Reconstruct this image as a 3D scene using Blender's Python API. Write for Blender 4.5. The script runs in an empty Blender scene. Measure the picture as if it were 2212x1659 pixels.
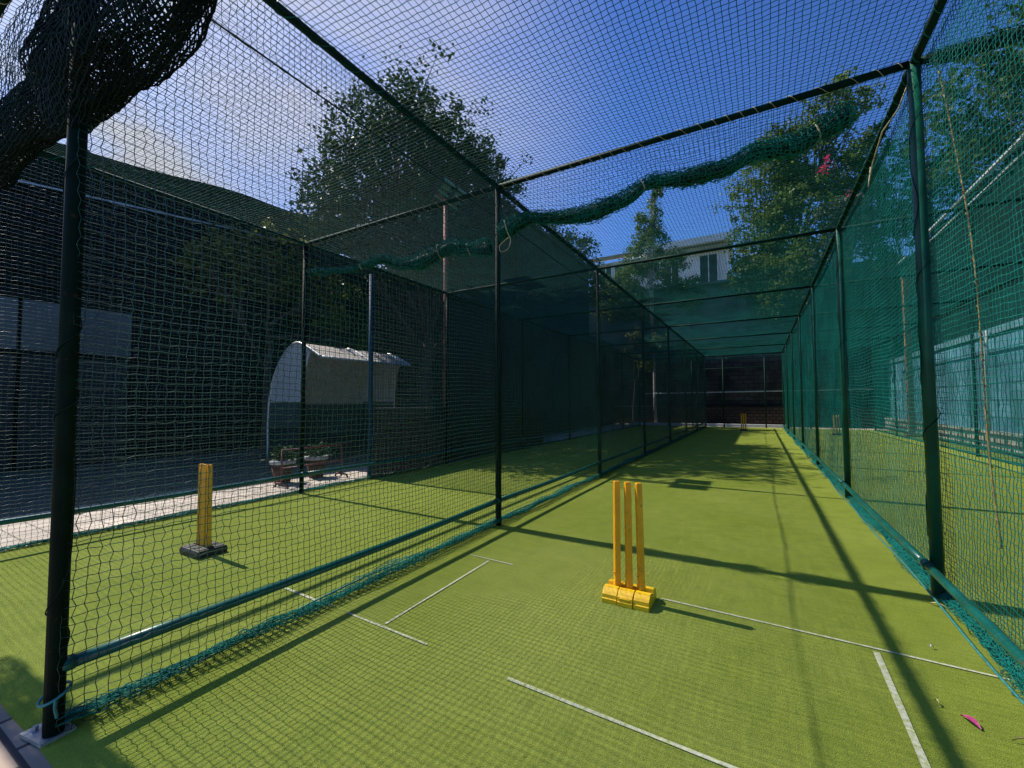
import bpy, bmesh, math, random
import numpy as np
from mathutils import Vector, Matrix

random.seed(7)
rng = np.random.default_rng(11)
S = bpy.context.scene
COL = S.collection
R = math.radians

# ------------------------------------------------------------------ camera
YAW, PITCH, ROLL, CAMZ = R(29.844), R(2.5196), R(-0.27224), 1.25
def build_camera():
    cd = bpy.data.cameras.new("camera"); cam = bpy.data.objects.new("camera", cd)
    COL.objects.link(cam)
    rv = Vector((math.cos(YAW), math.sin(YAW), 0))
    fh = Vector((-math.sin(YAW), math.cos(YAW), 0)); uz = Vector((0, 0, 1))
    fw = fh * math.cos(PITCH) + uz * math.sin(PITCH)
    up = uz * math.cos(PITCH) - fh * math.sin(PITCH)
    r2 = rv * math.cos(ROLL) + up * math.sin(ROLL)
    u2 = up * math.cos(ROLL) - rv * math.sin(ROLL)
    m = Matrix((( r2.x, u2.x, -fw.x, 0), (r2.y, u2.y, -fw.y, 0), (r2.z, u2.z, -fw.z, CAMZ), (0, 0, 0, 1)))
    cam.matrix_world = m
    cd.sensor_width = 36.0; cd.lens = 930.69 / 2212 * 36
    cd.clip_start = 0.05; cd.clip_end = 3000
    S.camera = cam
build_camera()

# ------------------------------------------------------------------ light
SUN_EL = R(50.6)
sun_dir = Vector((-math.cos(SUN_EL), math.cos(SUN_EL) * 0.03, math.sin(SUN_EL))).normalized()   # towards the sun
sd = bpy.data.lights.new("sun", 'SUN'); sd.energy = 5.0; sd.angle = R(0.45); sd.color = (1.0, 0.95, 0.85)
so = bpy.data.objects.new("sun", sd); COL.objects.link(so)
so.rotation_euler = sun_dir.to_track_quat('Z', 'Y').to_euler()
W = bpy.data.worlds.new("World"); S.world = W; W.use_nodes = True
wn, wl = W.node_tree.nodes, W.node_tree.links
bg = wn["Background"]
sky = wn.new("ShaderNodeTexSky"); sky.sky_type = 'NISHITA'; sky.sun_disc = False
sky.sun_elevation = SUN_EL; sky.sun_rotation = math.atan2(sun_dir.x, sun_dir.y)
sky.air_density = 1.0; sky.dust_density = 0.5; sky.ozone_density = 5.0; sky.altitude = 200
# deepen the clear blue and lay a thin high veil of cloud over the sunward side of the sky
gm = wn.new("ShaderNodeGamma"); gm.inputs[1].default_value = 1.7; wl.new(sky.outputs[0], gm.inputs[0])
tcw = wn.new("ShaderNodeTexCoord"); vd = wn.new("ShaderNodeVectorMath"); vd.operation = 'DOT_PRODUCT'
vd.inputs[1].default_value = Vector((-0.88, 0.30, 0.36)).normalized(); wl.new(tcw.outputs["Generated"], vd.inputs[0])
vr = wn.new("ShaderNodeMapRange"); vr.interpolation_type = 'SMOOTHSTEP'
vr.inputs[1].default_value = 0.60; vr.inputs[2].default_value = 1.0; vr.inputs[3].default_value = 0.0; vr.inputs[4].default_value = 0.85
wl.new(vd.outputs["Value"], vr.inputs[0])
cn = wn.new("ShaderNodeTexNoise"); cn.inputs["Scale"].default_value = 2.2; cn.inputs["Detail"].default_value = 6; cn.inputs["Distortion"].default_value = 0.6
cmp_ = wn.new("ShaderNodeMapping"); cmp_.inputs["Scale"].default_value = (1, 1, 2.2); wl.new(tcw.outputs["Generated"], cmp_.inputs[0]); wl.new(cmp_.outputs[0], cn.inputs["Vector"])
cr_ = wn.new("ShaderNodeMapRange"); cr_.inputs[1].default_value = 0.36; cr_.inputs[2].default_value = 0.66; cr_.inputs[3].default_value = 0.55; cr_.inputs[4].default_value = 1.35
wl.new(cn.outputs["Fac"], cr_.inputs[0])
mu = wn.new("ShaderNodeMath"); mu.operation = 'MULTIPLY'; mu.use_clamp = True; wl.new(vr.outputs[0], mu.inputs[0]); wl.new(cr_.outputs[0], mu.inputs[1])
mxw = wn.new("ShaderNodeMix"); mxw.data_type = 'RGBA'; wl.new(mu.outputs[0], mxw.inputs[0]); wl.new(gm.outputs[0], mxw.inputs[6]); mxw.inputs[7].default_value = (9.2, 9.6, 10.8, 1)
wl.new(mxw.outputs[2], bg.inputs[0]); bg.inputs[1].default_value = 0.05
S.view_settings.view_transform = 'Standard'; S.view_settings.look = 'None'
S.view_settings.exposure = 0.52; S.view_settings.gamma = 1.0
S.cycles.transparent_max_bounces = 8; S.cycles.max_bounces = 6

# ------------------------------------------------------------------ helpers
def tag(o, label=None, cat=None, group=None, kind=None):
    if label: o["label"] = label
    if cat: o["category"] = cat
    if group: o["group"] = group
    if kind: o["kind"] = kind
    return o

def thing(name, label, cat, loc=(0, 0, 0), group=None):
    o = bpy.data.objects.new(name, None); COL.objects.link(o)
    o.location = loc; o.empty_display_size = 0.2
    return tag(o, label, cat, group)

def parent(o, p):
    if p is not None:
        o.parent = p
        # geometry is authored in world space: cancel the chain of parent offsets
        off = Vector((0, 0, 0)); q = p
        while q is not None:
            off += q.location; q = q.parent
        o.location = -off
    return o

def mesh_np(name, V, F, mat, par=None, smooth=False, link=True):
    V = np.ascontiguousarray(V, np.float32).reshape(-1, 3); F = np.ascontiguousarray(F, np.int32)
    me = bpy.data.meshes.new(name)
    k = F.shape[1]
    me.vertices.add(len(V)); me.vertices.foreach_set("co", V.ravel())
    me.loops.add(F.size); me.loops.foreach_set("vertex_index", F.ravel())
    me.polygons.add(len(F))
    me.polygons.foreach_set("loop_start", np.arange(0, F.size, k, dtype=np.int32))
    me.polygons.foreach_set("loop_total", np.full(len(F), k, np.int32))
    if smooth: me.polygons.foreach_set("use_smooth", np.ones(len(F), bool))
    me.update(calc_edges=True)
    me.materials.append(mat)
    o = bpy.data.objects.new(name, me); COL.objects.link(o)
    return parent(o, par)

class MB:
    """collects boxes, tubes and prisms as ONE mesh"""
    def __init__(s): s.v = []; s.f = []
    def add(s, vs, fs):
        n = len(s.v); s.v += [tuple(p) for p in vs]; s.f += [tuple(i + n for i in f) for f in fs]
        return s
    def box(s, c, d, rz=0.0, rx=0.0, ry=0.0):
        m = Matrix.Rotation(rz, 3, 'Z') @ Matrix.Rotation(ry, 3, 'Y') @ Matrix.Rotation(rx, 3, 'X')
        c = Vector(c); vs = []
        for z in (-1, 1):
            for y in (-1, 1):
                for x in (-1, 1):
                    vs.append(c + m @ Vector((x * d[0] / 2, y * d[1] / 2, z * d[2] / 2)))
        return s.add(vs, [(0, 2, 3, 1), (4, 5, 7, 6), (0, 1, 5, 4), (2, 6, 7, 3), (0, 4, 6, 2), (1, 3, 7, 5)])
    def tube(s, pts, r, n=12, cap=True):
        pts = [Vector(p) for p in pts]; K = len(pts)
        rs = r if hasattr(r, '__len__') else [r] * K
        t0 = (pts[1] - pts[0]).normalized()
        a = t0.orthogonal().normalized(); vs = []; fs = []
        for i, p in enumerate(pts):
            t = (pts[min(i + 1, K - 1)] - pts[max(i - 1, 0)])
            t = t.normalized() if t.length > 1e-9 else t0
            a = (a - t * a.dot(t)).normalized(); b = t.cross(a)
            for j in range(n):
                q = 2 * math.pi * j / n
                vs.append(p + (a * math.cos(q) + b * math.sin(q)) * rs[i])
        for i in range(K - 1):
            for j in range(n):
                j2 = (j + 1) % n
                fs.append((i * n + j, i * n + j2, (i + 1) * n + j2, (i + 1) * n + j))
        if cap:
            fs.append(tuple(range(n))[::-1]); fs.append(tuple((K - 1) * n + j for j in range(n)))
        return s.add(vs, fs)
    def prism(s, prof, axis, a0, a1):
        """extrude a closed 2D profile along axis 'x','y' or 'z'"""
        n = len(prof); vs = []
        for a in (a0, a1):
            for (p, q) in prof:
                vs.append({'x': (a, p, q), 'y': (p, a, q), 'z': (p, q, a)}[axis])
        fs = [tuple(range(n))[::-1], tuple(range(n, 2 * n))]
        fs += [(i, (i + 1) % n, n + (i + 1) % n, n + i) for i in range(n)]
        return s.add(vs, fs)
    def build(s, name, mat, par=None, smooth=False, bevel=0.0, label=None):
        me = bpy.data.meshes.new(name); me.from_pydata([tuple(v) for v in s.v], [], s.f)
        bm = bmesh.new(); bm.from_mesh(me); bmesh.ops.recalc_face_normals(bm, faces=bm.faces)
        bm.to_mesh(me); bm.free()
        me.materials.append(mat)
        if smooth:
            for p in me.polygons: p.use_smooth = len(p.vertices) <= 4
        o = bpy.data.objects.new(name, me); COL.objects.link(o)
        if bevel:
            b = o.modifiers.new("bevel", 'BEVEL'); b.width = bevel; b.segments = 2; b.limit_method = 'ANGLE'
        if label: o["label"] = label
        return parent(o, par)

# ------------------------------------------------------------------ materials
def newmat(name):
    m = bpy.data.materials.new(name); m.use_nodes = True
    return m, m.node_tree.nodes, m.node_tree.links, m.node_tree.nodes["Principled BSDF"]

def paint(name, c1, c2=None, rough=0.5, scale=4.0, bump=0.0, bscale=60.0, metal=0.0, detail=6, spec=0.5, stretch=(1, 1, 1), lo=0.35, hi=0.65, chips=None):
    m, n, l, b = newmat(name)
    b.inputs["Roughness"].default_value = rough; b.inputs["Metallic"].default_value = metal
    b.inputs["Specular IOR Level"].default_value = spec
    tc = n.new("ShaderNodeTexCoord"); mp = n.new("ShaderNodeMapping"); mp.inputs["Scale"].default_value = stretch
    l.new(tc.outputs["Object"], mp.inputs[0])
    nz = n.new("ShaderNodeTexNoise"); nz.inputs["Scale"].default_value = scale; nz.inputs["Detail"].default_value = detail
    l.new(mp.outputs[0], nz.inputs["Vector"])
    cr = n.new("ShaderNodeValToRGB"); cr.color_ramp.elements[0].position = lo; cr.color_ramp.elements[1].position = hi
    c2 = c2 or tuple(x * 0.75 for x in c1)
    cr.color_ramp.elements[0].color = (*c2, 1); cr.color_ramp.elements[1].color = (*c1, 1)
    l.new(nz.outputs["Fac"], cr.inputs[0]); l.new(cr.outputs[0], b.inputs["Base Color"])
    if chips:
        n3 = n.new("ShaderNodeTexNoise"); n3.inputs["Scale"].default_value = 23; n3.inputs["Detail"].default_value = 9; n3.inputs["Roughness"].default_value = 0.65
        l.new(tc.outputs["Object"], n3.inputs["Vector"])
        c3 = n.new("ShaderNodeValToRGB"); c3.color_ramp.elements[0].position = 0.63; c3.color_ramp.elements[1].position = 0.67
        c3.color_ramp.elements[0].color = (0, 0, 0, 1); c3.color_ramp.elements[1].color = (1, 1, 1, 1); l.new(n3.outputs["Fac"], c3.inputs[0])
        m3 = n.new("ShaderNodeMix"); m3.data_type = 'RGBA'; l.new(c3.outputs[0], m3.inputs[0]); l.new(cr.outputs[0], m3.inputs[6]); m3.inputs[7].default_value = (*chips, 1)
        l.new(m3.outputs[2], b.inputs["Base Color"])
    if bump:
        n2 = n.new("ShaderNodeTexNoise"); n2.inputs["Scale"].default_value = bscale; n2.inputs["Detail"].default_value = 4
        l.new(mp.outputs[0], n2.inputs["Vector"])
        bp = n.new("ShaderNodeBump"); bp.inputs["Strength"].default_value = bump; bp.inputs["Distance"].default_value = 0.02
        l.new(n2.outputs["Fac"], bp.inputs["Height"]); l.new(bp.outputs[0], b.inputs["Normal"])
    return m

def leafmat(name, dark, light, trans=0.35):
    m, n, l, b = newmat(name)
    g = n.new("ShaderNodeNewGeometry"); cr = n.new("ShaderNodeValToRGB")
    cr.color_ramp.elements[0].color = (*dark, 1); cr.color_ramp.elements[1].color = (*light, 1)
    l.new(g.outputs["Random Per Island"], cr.inputs[0]); l.new(cr.outputs[0], b.inputs["Base Color"])
    b.inputs["Roughness"].default_value = 0.5; b.inputs["Specular IOR Level"].default_value = 0.15
    t = n.new("ShaderNodeBsdfTranslucent"); l.new(cr.outputs[0], t.inputs[0])
    mx = n.new("ShaderNodeMixShader"); mx.inputs[0].default_value = trans
    l.new(b.outputs[0], mx.inputs[1]); l.new(t.outputs[0], mx.inputs[2])
    l.new(mx.outputs[0], n["Material Output"].inputs[0])
    return m

def twinemat(name, c, trans, spec=0.15, rough=0.65):
    """braided polyethylene twine: a little light passes through it"""
    m, n, l, b = newmat(name)
    tc = n.new("ShaderNodeTexCoord"); nz = n.new("ShaderNodeTexNoise"); nz.inputs["Scale"].default_value = 2.5; nz.inputs["Detail"].default_value = 3
    l.new(tc.outputs["Object"], nz.inputs["Vector"])
    cr = n.new("ShaderNodeValToRGB"); cr.color_ramp.elements[0].position = 0.35; cr.color_ramp.elements[1].position = 0.65
    cr.color_ramp.elements[0].color = (*[x * 0.65 for x in c], 1); cr.color_ramp.elements[1].color = (*c, 1)
    l.new(nz.outputs["Fac"], cr.inputs[0]); l.new(cr.outputs[0], b.inputs["Base Color"])
    b.inputs["Roughness"].default_value = rough; b.inputs["Specular IOR Level"].default_value = spec
    t = n.new("ShaderNodeBsdfTranslucent"); l.new(cr.outputs[0], t.inputs[0])
    mx = n.new("ShaderNodeMixShader"); mx.inputs[0].default_value = trans
    l.new(b.outputs[0], mx.inputs[1]); l.new(t.outputs[0], mx.inputs[2]); l.new(mx.outputs[0], n["Material Output"].inputs[0])
    return m

def turfmat():
    m, n, l, b = newmat("turf")
    tc = n.new("ShaderNodeTexCoord")
    def noise(scale, detail=4, st=(1, 1, 1)):
        mp = n.new("ShaderNodeMapping"); mp.inputs["Scale"].default_value = st; l.new(tc.outputs["Object"], mp.inputs[0])
        z = n.new("ShaderNodeTexNoise"); z.inputs["Scale"].default_value = scale; z.inputs["Detail"].default_value = detail
        l.new(mp.outputs[0], z.inputs["Vector"]); return z.outputs["Fac"]
    def ramp(src, p0, c0, p1, c1):
        r = n.new("ShaderNodeValToRGB"); e = r.color_ramp.elements
        e[0].position, e[1].position = p0, p1; e[0].color = (*c0, 1); e[1].color = (*c1, 1); l.new(src, r.inputs[0]); return r.outputs[0]
    def mix(f, a, b_, t='MIX'):
        x = n.new("ShaderNodeMix"); x.data_type = 'RGBA'; x.blend_type = t
        if isinstance(f, float): x.inputs[0].default_value = f
        else: l.new(f, x.inputs[0])
        l.new(a, x.inputs[6]); l.new(b_, x.inputs[7]); return x.outputs[2]
    base = ramp(noise(1.1, 5), 0.3, (0.210, 0.260, 0.032), 0.72, (0.262, 0.308, 0.052))
    fib = ramp(noise(330, 3), 0.32, (0.62, 0.64, 0.55), 0.68, (1.25, 1.22, 1.25))
    col = mix(1.0, base, fib, 'MULTIPLY')
    blotch = ramp(noise(7, 6), 0.35, (0.88, 0.9, 0.9), 0.6, (1.0, 1.0, 1.0))
    col = mix(1.0, col, blotch, 'MULTIPLY')
    # faint nap lines of the carpet running across the lane
    nap = ramp(noise(9, 2, (0.35, 7.5, 1)), 0.4, (0.93, 0.94, 0.92), 0.6, (1.04, 1.03, 1.04))
    col = mix(1.0, col, nap, 'MULTIPLY')
    scuff = ramp(noise(55, 3), 0.68, (1, 1, 1), 0.78, (0.7, 0.72, 0.7))
    col = mix(1.0, col, scuff, 'MULTIPLY')
    wm = n.new("ShaderNodeMapping"); wm.inputs["Location"].default_value = (1.05, -2.3, 0); wm.inputs["Scale"].default_value = (1, 1, 1); l.new(tc.outputs["Object"], wm.inputs[0])
    ws = n.new("ShaderNodeVectorMath"); ws.operation = 'MULTIPLY'; ws.inputs[1].default_value = (0.85, 0.55, 0); l.new(wm.outputs[0], ws.inputs[0])
    wlen = n.new("ShaderNodeVectorMath"); wlen.operation = 'LENGTH'; l.new(ws.outputs[0], wlen.inputs[0])
    wadd = n.new("ShaderNodeMath"); wadd.operation = 'ADD'; l.new(wlen.outputs["Value"], wadd.inputs[0]); l.new(noise(3.0, 6), wadd.inputs[1])
    wmask = n.new("ShaderNodeMapRange"); wmask.interpolation_type = 'SMOOTHSTEP'; wmask.inputs[1].default_value = 1.75; wmask.inputs[2].default_value = 0.55; wmask.inputs[3].default_value = 0.0; wmask.inputs[4].default_value = 0.42
    l.new(wadd.outputs[0], wmask.inputs[0])
    wc = n.new("ShaderNodeRGB"); wc.outputs[0].default_value = (0.310, 0.332, 0.074, 1)
    wf = mix(1.0, wc.outputs[0], fib, 'MULTIPLY')
    col = mix(wmask.outputs[0], col, wf)
    specks = ramp(noise(38, 2), 0.74, (1, 1, 1), 0.80, (0.55, 0.5, 0.45))
    col = mix(1.0, col, specks, 'MULTIPLY')
    l.new(col, b.inputs["Base Color"]); b.inputs["Roughness"].default_value = 0.9; b.inputs["Specular IOR Level"].default_value = 0.12
    bp = n.new("ShaderNodeBump"); bp.inputs["Strength"].default_value = 0.55; bp.inputs["Distance"].default_value = 0.006
    l.new(noise(260, 3), bp.inputs["Height"]); l.new(bp.outputs[0], b.inputs["Normal"])
    return m

def brickmat(name, c1, c2, mortar, scale, bw=0.5, bh=0.25, msize=0.02, stain=0.5, axes='xz', rough=0.9):
    m, n, l, b = newmat(name)
    tc = n.new("ShaderNodeTexCoord"); sp = n.new("ShaderNodeSeparateXYZ"); cb = n.new("ShaderNodeCombineXYZ")
    l.new(tc.outputs["Object"], sp.inputs[0])
    l.new(sp.outputs['xyz'.index(axes[0])], cb.inputs[0]); l.new(sp.outputs['xyz'.index(axes[1])], cb.inputs[1])
    bk = n.new("ShaderNodeTexBrick"); l.new(cb.outputs[0], bk.inputs["Vector"])
    bk.inputs["Color1"].default_value = (*c1, 1); bk.inputs["Color2"].default_value = (*c2, 1); bk.inputs["Mortar"].default_value = (*mortar, 1)
    bk.inputs["Scale"].default_value = scale; bk.inputs["Brick Width"].default_value = bw; bk.inputs["Row Height"].default_value = bh
    bk.inputs["Mortar Size"].default_value = msize
    nz = n.new("ShaderNodeTexNoise"); nz.inputs["Scale"].default_value = 0.9; nz.inputs["Detail"].default_value = 8; l.new(tc.outputs["Object"], nz.inputs["Vector"])
    cr = n.new("ShaderNodeValToRGB"); cr.color_ramp.elements[0].position = 0.36; cr.color_ramp.elements[1].position = 0.62
    cr.color_ramp.elements[0].color = (1 - stain,) * 3 + (1,); cr.color_ramp.elements[1].color = (1.1, 1.1, 1.1, 1); l.new(nz.outputs["Fac"], cr.inputs[0])
    mx = n.new("ShaderNodeMix"); mx.data_type = 'RGBA'; mx.blend_type = 'MULTIPLY'; mx.inputs[0].default_value = 1.0
    l.new(bk.outputs["Color"], mx.inputs[6]); l.new(cr.outputs[0], mx.inputs[7]); l.new(mx.outputs[2], b.inputs["Base Color"])
    b.inputs["Roughness"].default_value = rough
    bp = n.new("ShaderNodeBump"); bp.inputs["Strength"].default_value = 0.6; bp.inputs["Distance"].default_value = 0.015
    iv = n.new("ShaderNodeInvert"); l.new(bk.outputs["Fac"], iv.inputs["Color"]); l.new(iv.outputs[0], bp.inputs["Height"]); l.new(bp.outputs[0], b.inputs["Normal"])
    return m

def glassmat(name, tint, trans, rough=0.08):
    m, n, l, b = newmat(name)
    b.inputs["Base Color"].default_value = (*tint, 1); b.inputs["Roughness"].default_value = rough
    b.inputs["Specular IOR Level"].default_value = 0.8
    t = n.new("ShaderNodeBsdfTranslucent"); t.inputs[0].default_value = (*tint, 1)
    tr = n.new("ShaderNodeBsdfTransparent"); tr.inputs[0].default_value = (*tint, 1)
    m1 = n.new("ShaderNodeMixShader"); m1.inputs[0].default_value = 0.5
    l.new(t.outputs[0], m1.inputs[1]); l.new(tr.outputs[0], m1.inputs[2])
    mx = n.new("ShaderNodeMixShader"); mx.inputs[0].default_value = trans
    l.new(b.outputs[0], mx.inputs[1]); l.new(m1.outputs[0], mx.inputs[2]); l.new(mx.outputs[0], n["Material Output"].inputs[0])
    return m

M = dict(
    turf=turfmat(),
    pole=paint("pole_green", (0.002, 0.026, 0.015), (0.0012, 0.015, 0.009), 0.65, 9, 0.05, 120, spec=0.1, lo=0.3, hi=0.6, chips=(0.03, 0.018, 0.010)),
    pole_dark=paint("pole_dark", (0.0014, 0.013, 0.008), (0.001, 0.008, 0.005), 0.7, 9, 0.05, 120, spec=0.1, chips=(0.03, 0.018, 0.010)),  # shaded copy of the post paint: the unlit side is in the colour
    pole_green=paint("pole_sunlit", (0.004, 0.085, 0.050), (0.003, 0.055, 0.032), 0.42, 7, 0.05, 120, spec=0.3, chips=(0.03, 0.018, 0.010)),  # sunlit copy of the post paint: the sun is in the colour
    rail=paint("rail_green", (0.004, 0.10, 0.078), (0.003, 0.065, 0.05), 0.35, 7, 0.05, 90, chips=(0.06, 0.05, 0.04)),
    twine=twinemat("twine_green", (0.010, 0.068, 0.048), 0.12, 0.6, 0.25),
    twine_teal=twinemat("twine_teal", (0.012, 0.25, 0.21), 0.25),  # same net twine, lighter: sunlight is put into the colour
    twine_roof=twinemat("twine_roof", (0.008, 0.15, 0.122), 0.45),
    twine_black=paint("twine_black", (0.010, 0.016, 0.018), (0.006, 0.010, 0.011), 0.7, 3),
    twine_dark=twinemat("twine_dark", (0.0016, 0.016, 0.0105), 0.05),  # same net twine, darker: shade within gathered layers is put into the colour
    twine_roll=twinemat("twine_roll", (0.006, 0.15, 0.13), 0.10),
    cord=paint("cord_teal", (0.035, 0.22, 0.21), (0.02, 0.14, 0.14), 0.5, 30),
    rope=paint("rope_yellow", (0.30, 0.20, 0.05), (0.14, 0.09, 0.03), 0.8, 40),
    rope_pale=paint("rope_pale", (0.40, 0.37, 0.22), (0.28, 0.26, 0.15), 0.8, 40),
    yellow=paint("stump_yellow", (0.86, 0.39, 0.006), (0.78, 0.32, 0.005), 0.42, 14, 0.06, 150, chips=(0.30, 0.15, 0.02)),
    yellow_base=paint("stump_base_yellow", (0.84, 0.52, 0.006), (0.76, 0.44, 0.005), 0.38, 14, 0.05, 150, chips=(0.30, 0.15, 0.02)),
    amber=paint("stump_amber", (0.80, 0.40, 0.010), (0.68, 0.30, 0.008), 0.45, 12, 0.06, 150, chips=(0.30, 0.15, 0.02)),
    rubber=paint("rubber_black", (0.03, 0.03, 0.034), (0.015, 0.015, 0.017), 0.5, 30, 0.3, 90),
    white=paint("crease_white", (0.42, 0.43, 0.33), (0.27, 0.31, 0.11), 0.85, 70, detail=8, lo=0.34, hi=0.58),
    paver=brickmat("paver", (0.50, 0.43, 0.36), (0.42, 0.36, 0.30), (0.22, 0.19, 0.16), 2.4, 0.5, 0.5, 0.018, 0.25, 'xy'),
    shaded_paving=paint("shaded_paving", (0.150, 0.150, 0.108), (0.110, 0.112, 0.080), 0.95, 2.2, 0.3, 120, spec=0.1),  # same paving, darkened: the building's shadow is put into the colour
    brick_near=brickmat("brick_near", (0.36, 0.275, 0.21), (0.28, 0.215, 0.17), (0.06, 0.05, 0.045), 2.0, 0.5, 0.25, 0.02, 0.35, 'xy'),
    soil=paint("soil", (0.10, 0.085, 0.06), (0.06, 0.05, 0.035), 0.95, 1.5, 0.4, 20),
    galv=paint("galvanised", (0.42, 0.44, 0.46), (0.3, 0.31, 0.33), 0.45, 25, 0.1, 60, metal=0.6),
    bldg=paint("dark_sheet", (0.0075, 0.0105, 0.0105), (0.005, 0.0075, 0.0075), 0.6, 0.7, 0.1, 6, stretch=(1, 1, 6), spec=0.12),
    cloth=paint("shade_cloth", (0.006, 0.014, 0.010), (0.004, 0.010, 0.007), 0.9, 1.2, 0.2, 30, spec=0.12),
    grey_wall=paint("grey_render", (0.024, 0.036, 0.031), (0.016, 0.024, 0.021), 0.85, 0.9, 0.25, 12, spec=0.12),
    grey_wall2=paint("grey_render_dark", (0.036, 0.037, 0.041), (0.022, 0.023, 0.025), 0.85, 1.3, 0.25, 12, spec=0.12),
    pane=paint("window_pane", (0.085, 0.092, 0.102), (0.040, 0.046, 0.052), 0.35, 0.9, spec=0.9, lo=0.3, hi=0.7),
    pane_dark=paint("window_dark", (0.014, 0.017, 0.02), (0.008, 0.01, 0.012), 0.15, 1.2, spec=0.9),
    door_grey=paint("door_grey", (0.028, 0.036, 0.040), (0.014, 0.020, 0.022), 0.5, 1.5, spec=0.2),
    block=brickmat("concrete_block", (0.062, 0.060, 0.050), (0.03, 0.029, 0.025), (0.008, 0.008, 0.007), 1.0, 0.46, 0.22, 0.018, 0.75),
    stone=brickmat("brown_stone", (0.062, 0.040, 0.026), (0.036, 0.025, 0.017), (0.012, 0.009, 0.007), 1.6, 0.45, 0.26, 0.05, 0.6),
    plaster=paint("white_plaster", (0.82, 0.82, 0.78), (0.70, 0.70, 0.67), 0.85, 1.0, 0.1, 20),
    tan=paint("tan_tile", (0.46, 0.35, 0.22), (0.34, 0.26, 0.17), 0.85, 3, 0.3, 14),
    retain=paint("retaining_concrete", (0.15, 0.165, 0.165), (0.06, 0.075, 0.075), 0.9, 0.8, 0.3, 7, detail=9, spec=0.12),
    blue=brickmat("blue_block", (0.12, 0.29, 0.40), (0.06, 0.17, 0.26), (0.03, 0.09, 0.13), 1.0, 0.62, 0.42, 0.02, 0.45, 'yz', 0.75),
    blue_light=paint("blue_coping", (0.11, 0.22, 0.28), (0.07, 0.15, 0.19), 0.8, 2),
    rubble=brickmat("pale_rubble", (0.50, 0.44, 0.36), (0.36, 0.32, 0.27), (0.03, 0.05, 0.05), 1.0, 0.55, 0.20, 0.05, 0.5, 'yz'),
    dkgreen=paint("dark_green_wall", (0.002, 0.022, 0.016), (0.0015, 0.012, 0.009), 0.9, 1.1, 0.2, 14, spec=0.12),
    rust=paint("rust_pole", (0.34, 0.11, 0.06), (0.20, 0.055, 0.03), 0.7, 16, 0.3, 70),
    orange=paint("orange_post", (0.42, 0.19, 0.08), (0.3, 0.12, 0.05), 0.7, 10),
    lampgreen=paint("lamp_green", (0.12, 0.42, 0.32), (0.10, 0.34, 0.26), 0.4, 8),
    glass_lamp=paint("lamp_glass", (0.25, 0.3, 0.3), (0.2, 0.24, 0.24), 0.1, 8, spec=0.8),
    bluepost=paint("blue_post", (0.008, 0.045, 0.11), (0.006, 0.03, 0.07), 0.6, 6, spec=0.12),
    frame=paint("shelter_frame", (0.62, 0.62, 0.60), (0.5, 0.5, 0.48), 0.4, 10, metal=0.3),
    canopy=glassmat("polycarbonate", (0.80, 0.74, 0.64), 0.35, 0.3),
    panel_pale=glassmat("clear_panel", (0.80, 0.78, 0.74), 0.45, 0.06),
    panel_grey=paint("grey_panel", (0.060, 0.082, 0.074), (0.045, 0.062, 0.056), 0.35, 3),
    terracotta=paint("terracotta", (0.12, 0.032, 0.02), (0.07, 0.02, 0.012), 0.75, 12, 0.2, 50),
    maroon=paint("maroon_paint", (0.17, 0.035, 0.035), (0.10, 0.02, 0.02), 0.5, 12),
    whitecloth=paint("pale_rim", (0.40, 0.40, 0.40), (0.28, 0.28, 0.28), 0.7, 10),
    pipe_white=paint("white_pipe", (0.46, 0.50, 0.50), (0.33, 0.36, 0.36), 0.5, 8),
    bark=paint("bark", (0.085, 0.062, 0.045), (0.045, 0.032, 0.024), 0.95, 6, 0.8, 30, stretch=(1, 1, 0.3)),
    bark_pale=paint("pale_bark", (0.42, 0.40, 0.36), (0.22, 0.2, 0.17), 0.9, 5, 0.4, 30),
    leaf_dark=leafmat("leaf_dark", (0.012, 0.028, 0.010), (0.040, 0.070, 0.020), 0.3),
    leaf_mid=leafmat("leaf_mid", (0.030, 0.060, 0.015), (0.095, 0.140, 0.030), 0.35),
    leaf_lite=leafmat("leaf_lite", (0.07, 0.10, 0.02), (0.20, 0.22, 0.04), 0.35),
    leaf_sun=leafmat("leaf_sun", (0.040, 0.085, 0.018), (0.15, 0.21, 0.04), 0.4),
    leaf_grey=leafmat("leaf_grey", (0.08, 0.10, 0.07), (0.20, 0.23, 0.17), 0.2),
    pink=leafmat("bougainvillea", (0.42, 0.02, 0.10), (0.70, 0.05, 0.18), 0.4),
    petal=paint("petal", (0.42, 0.04, 0.16), (0.25, 0.02, 0.10), 0.6, 60),
    straw=paint("straw", (0.45, 0.38, 0.18), (0.3, 0.25, 0.1), 0.8, 60),
)

# ------------------------------------------------------------------ net building
def hsh(a, b, k):
    x = np.sin(a * 12.9898 + b * 78.233 + k * 37.719) * 43758.5453
    return (x - np.floor(x)) * 2 - 1

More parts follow.
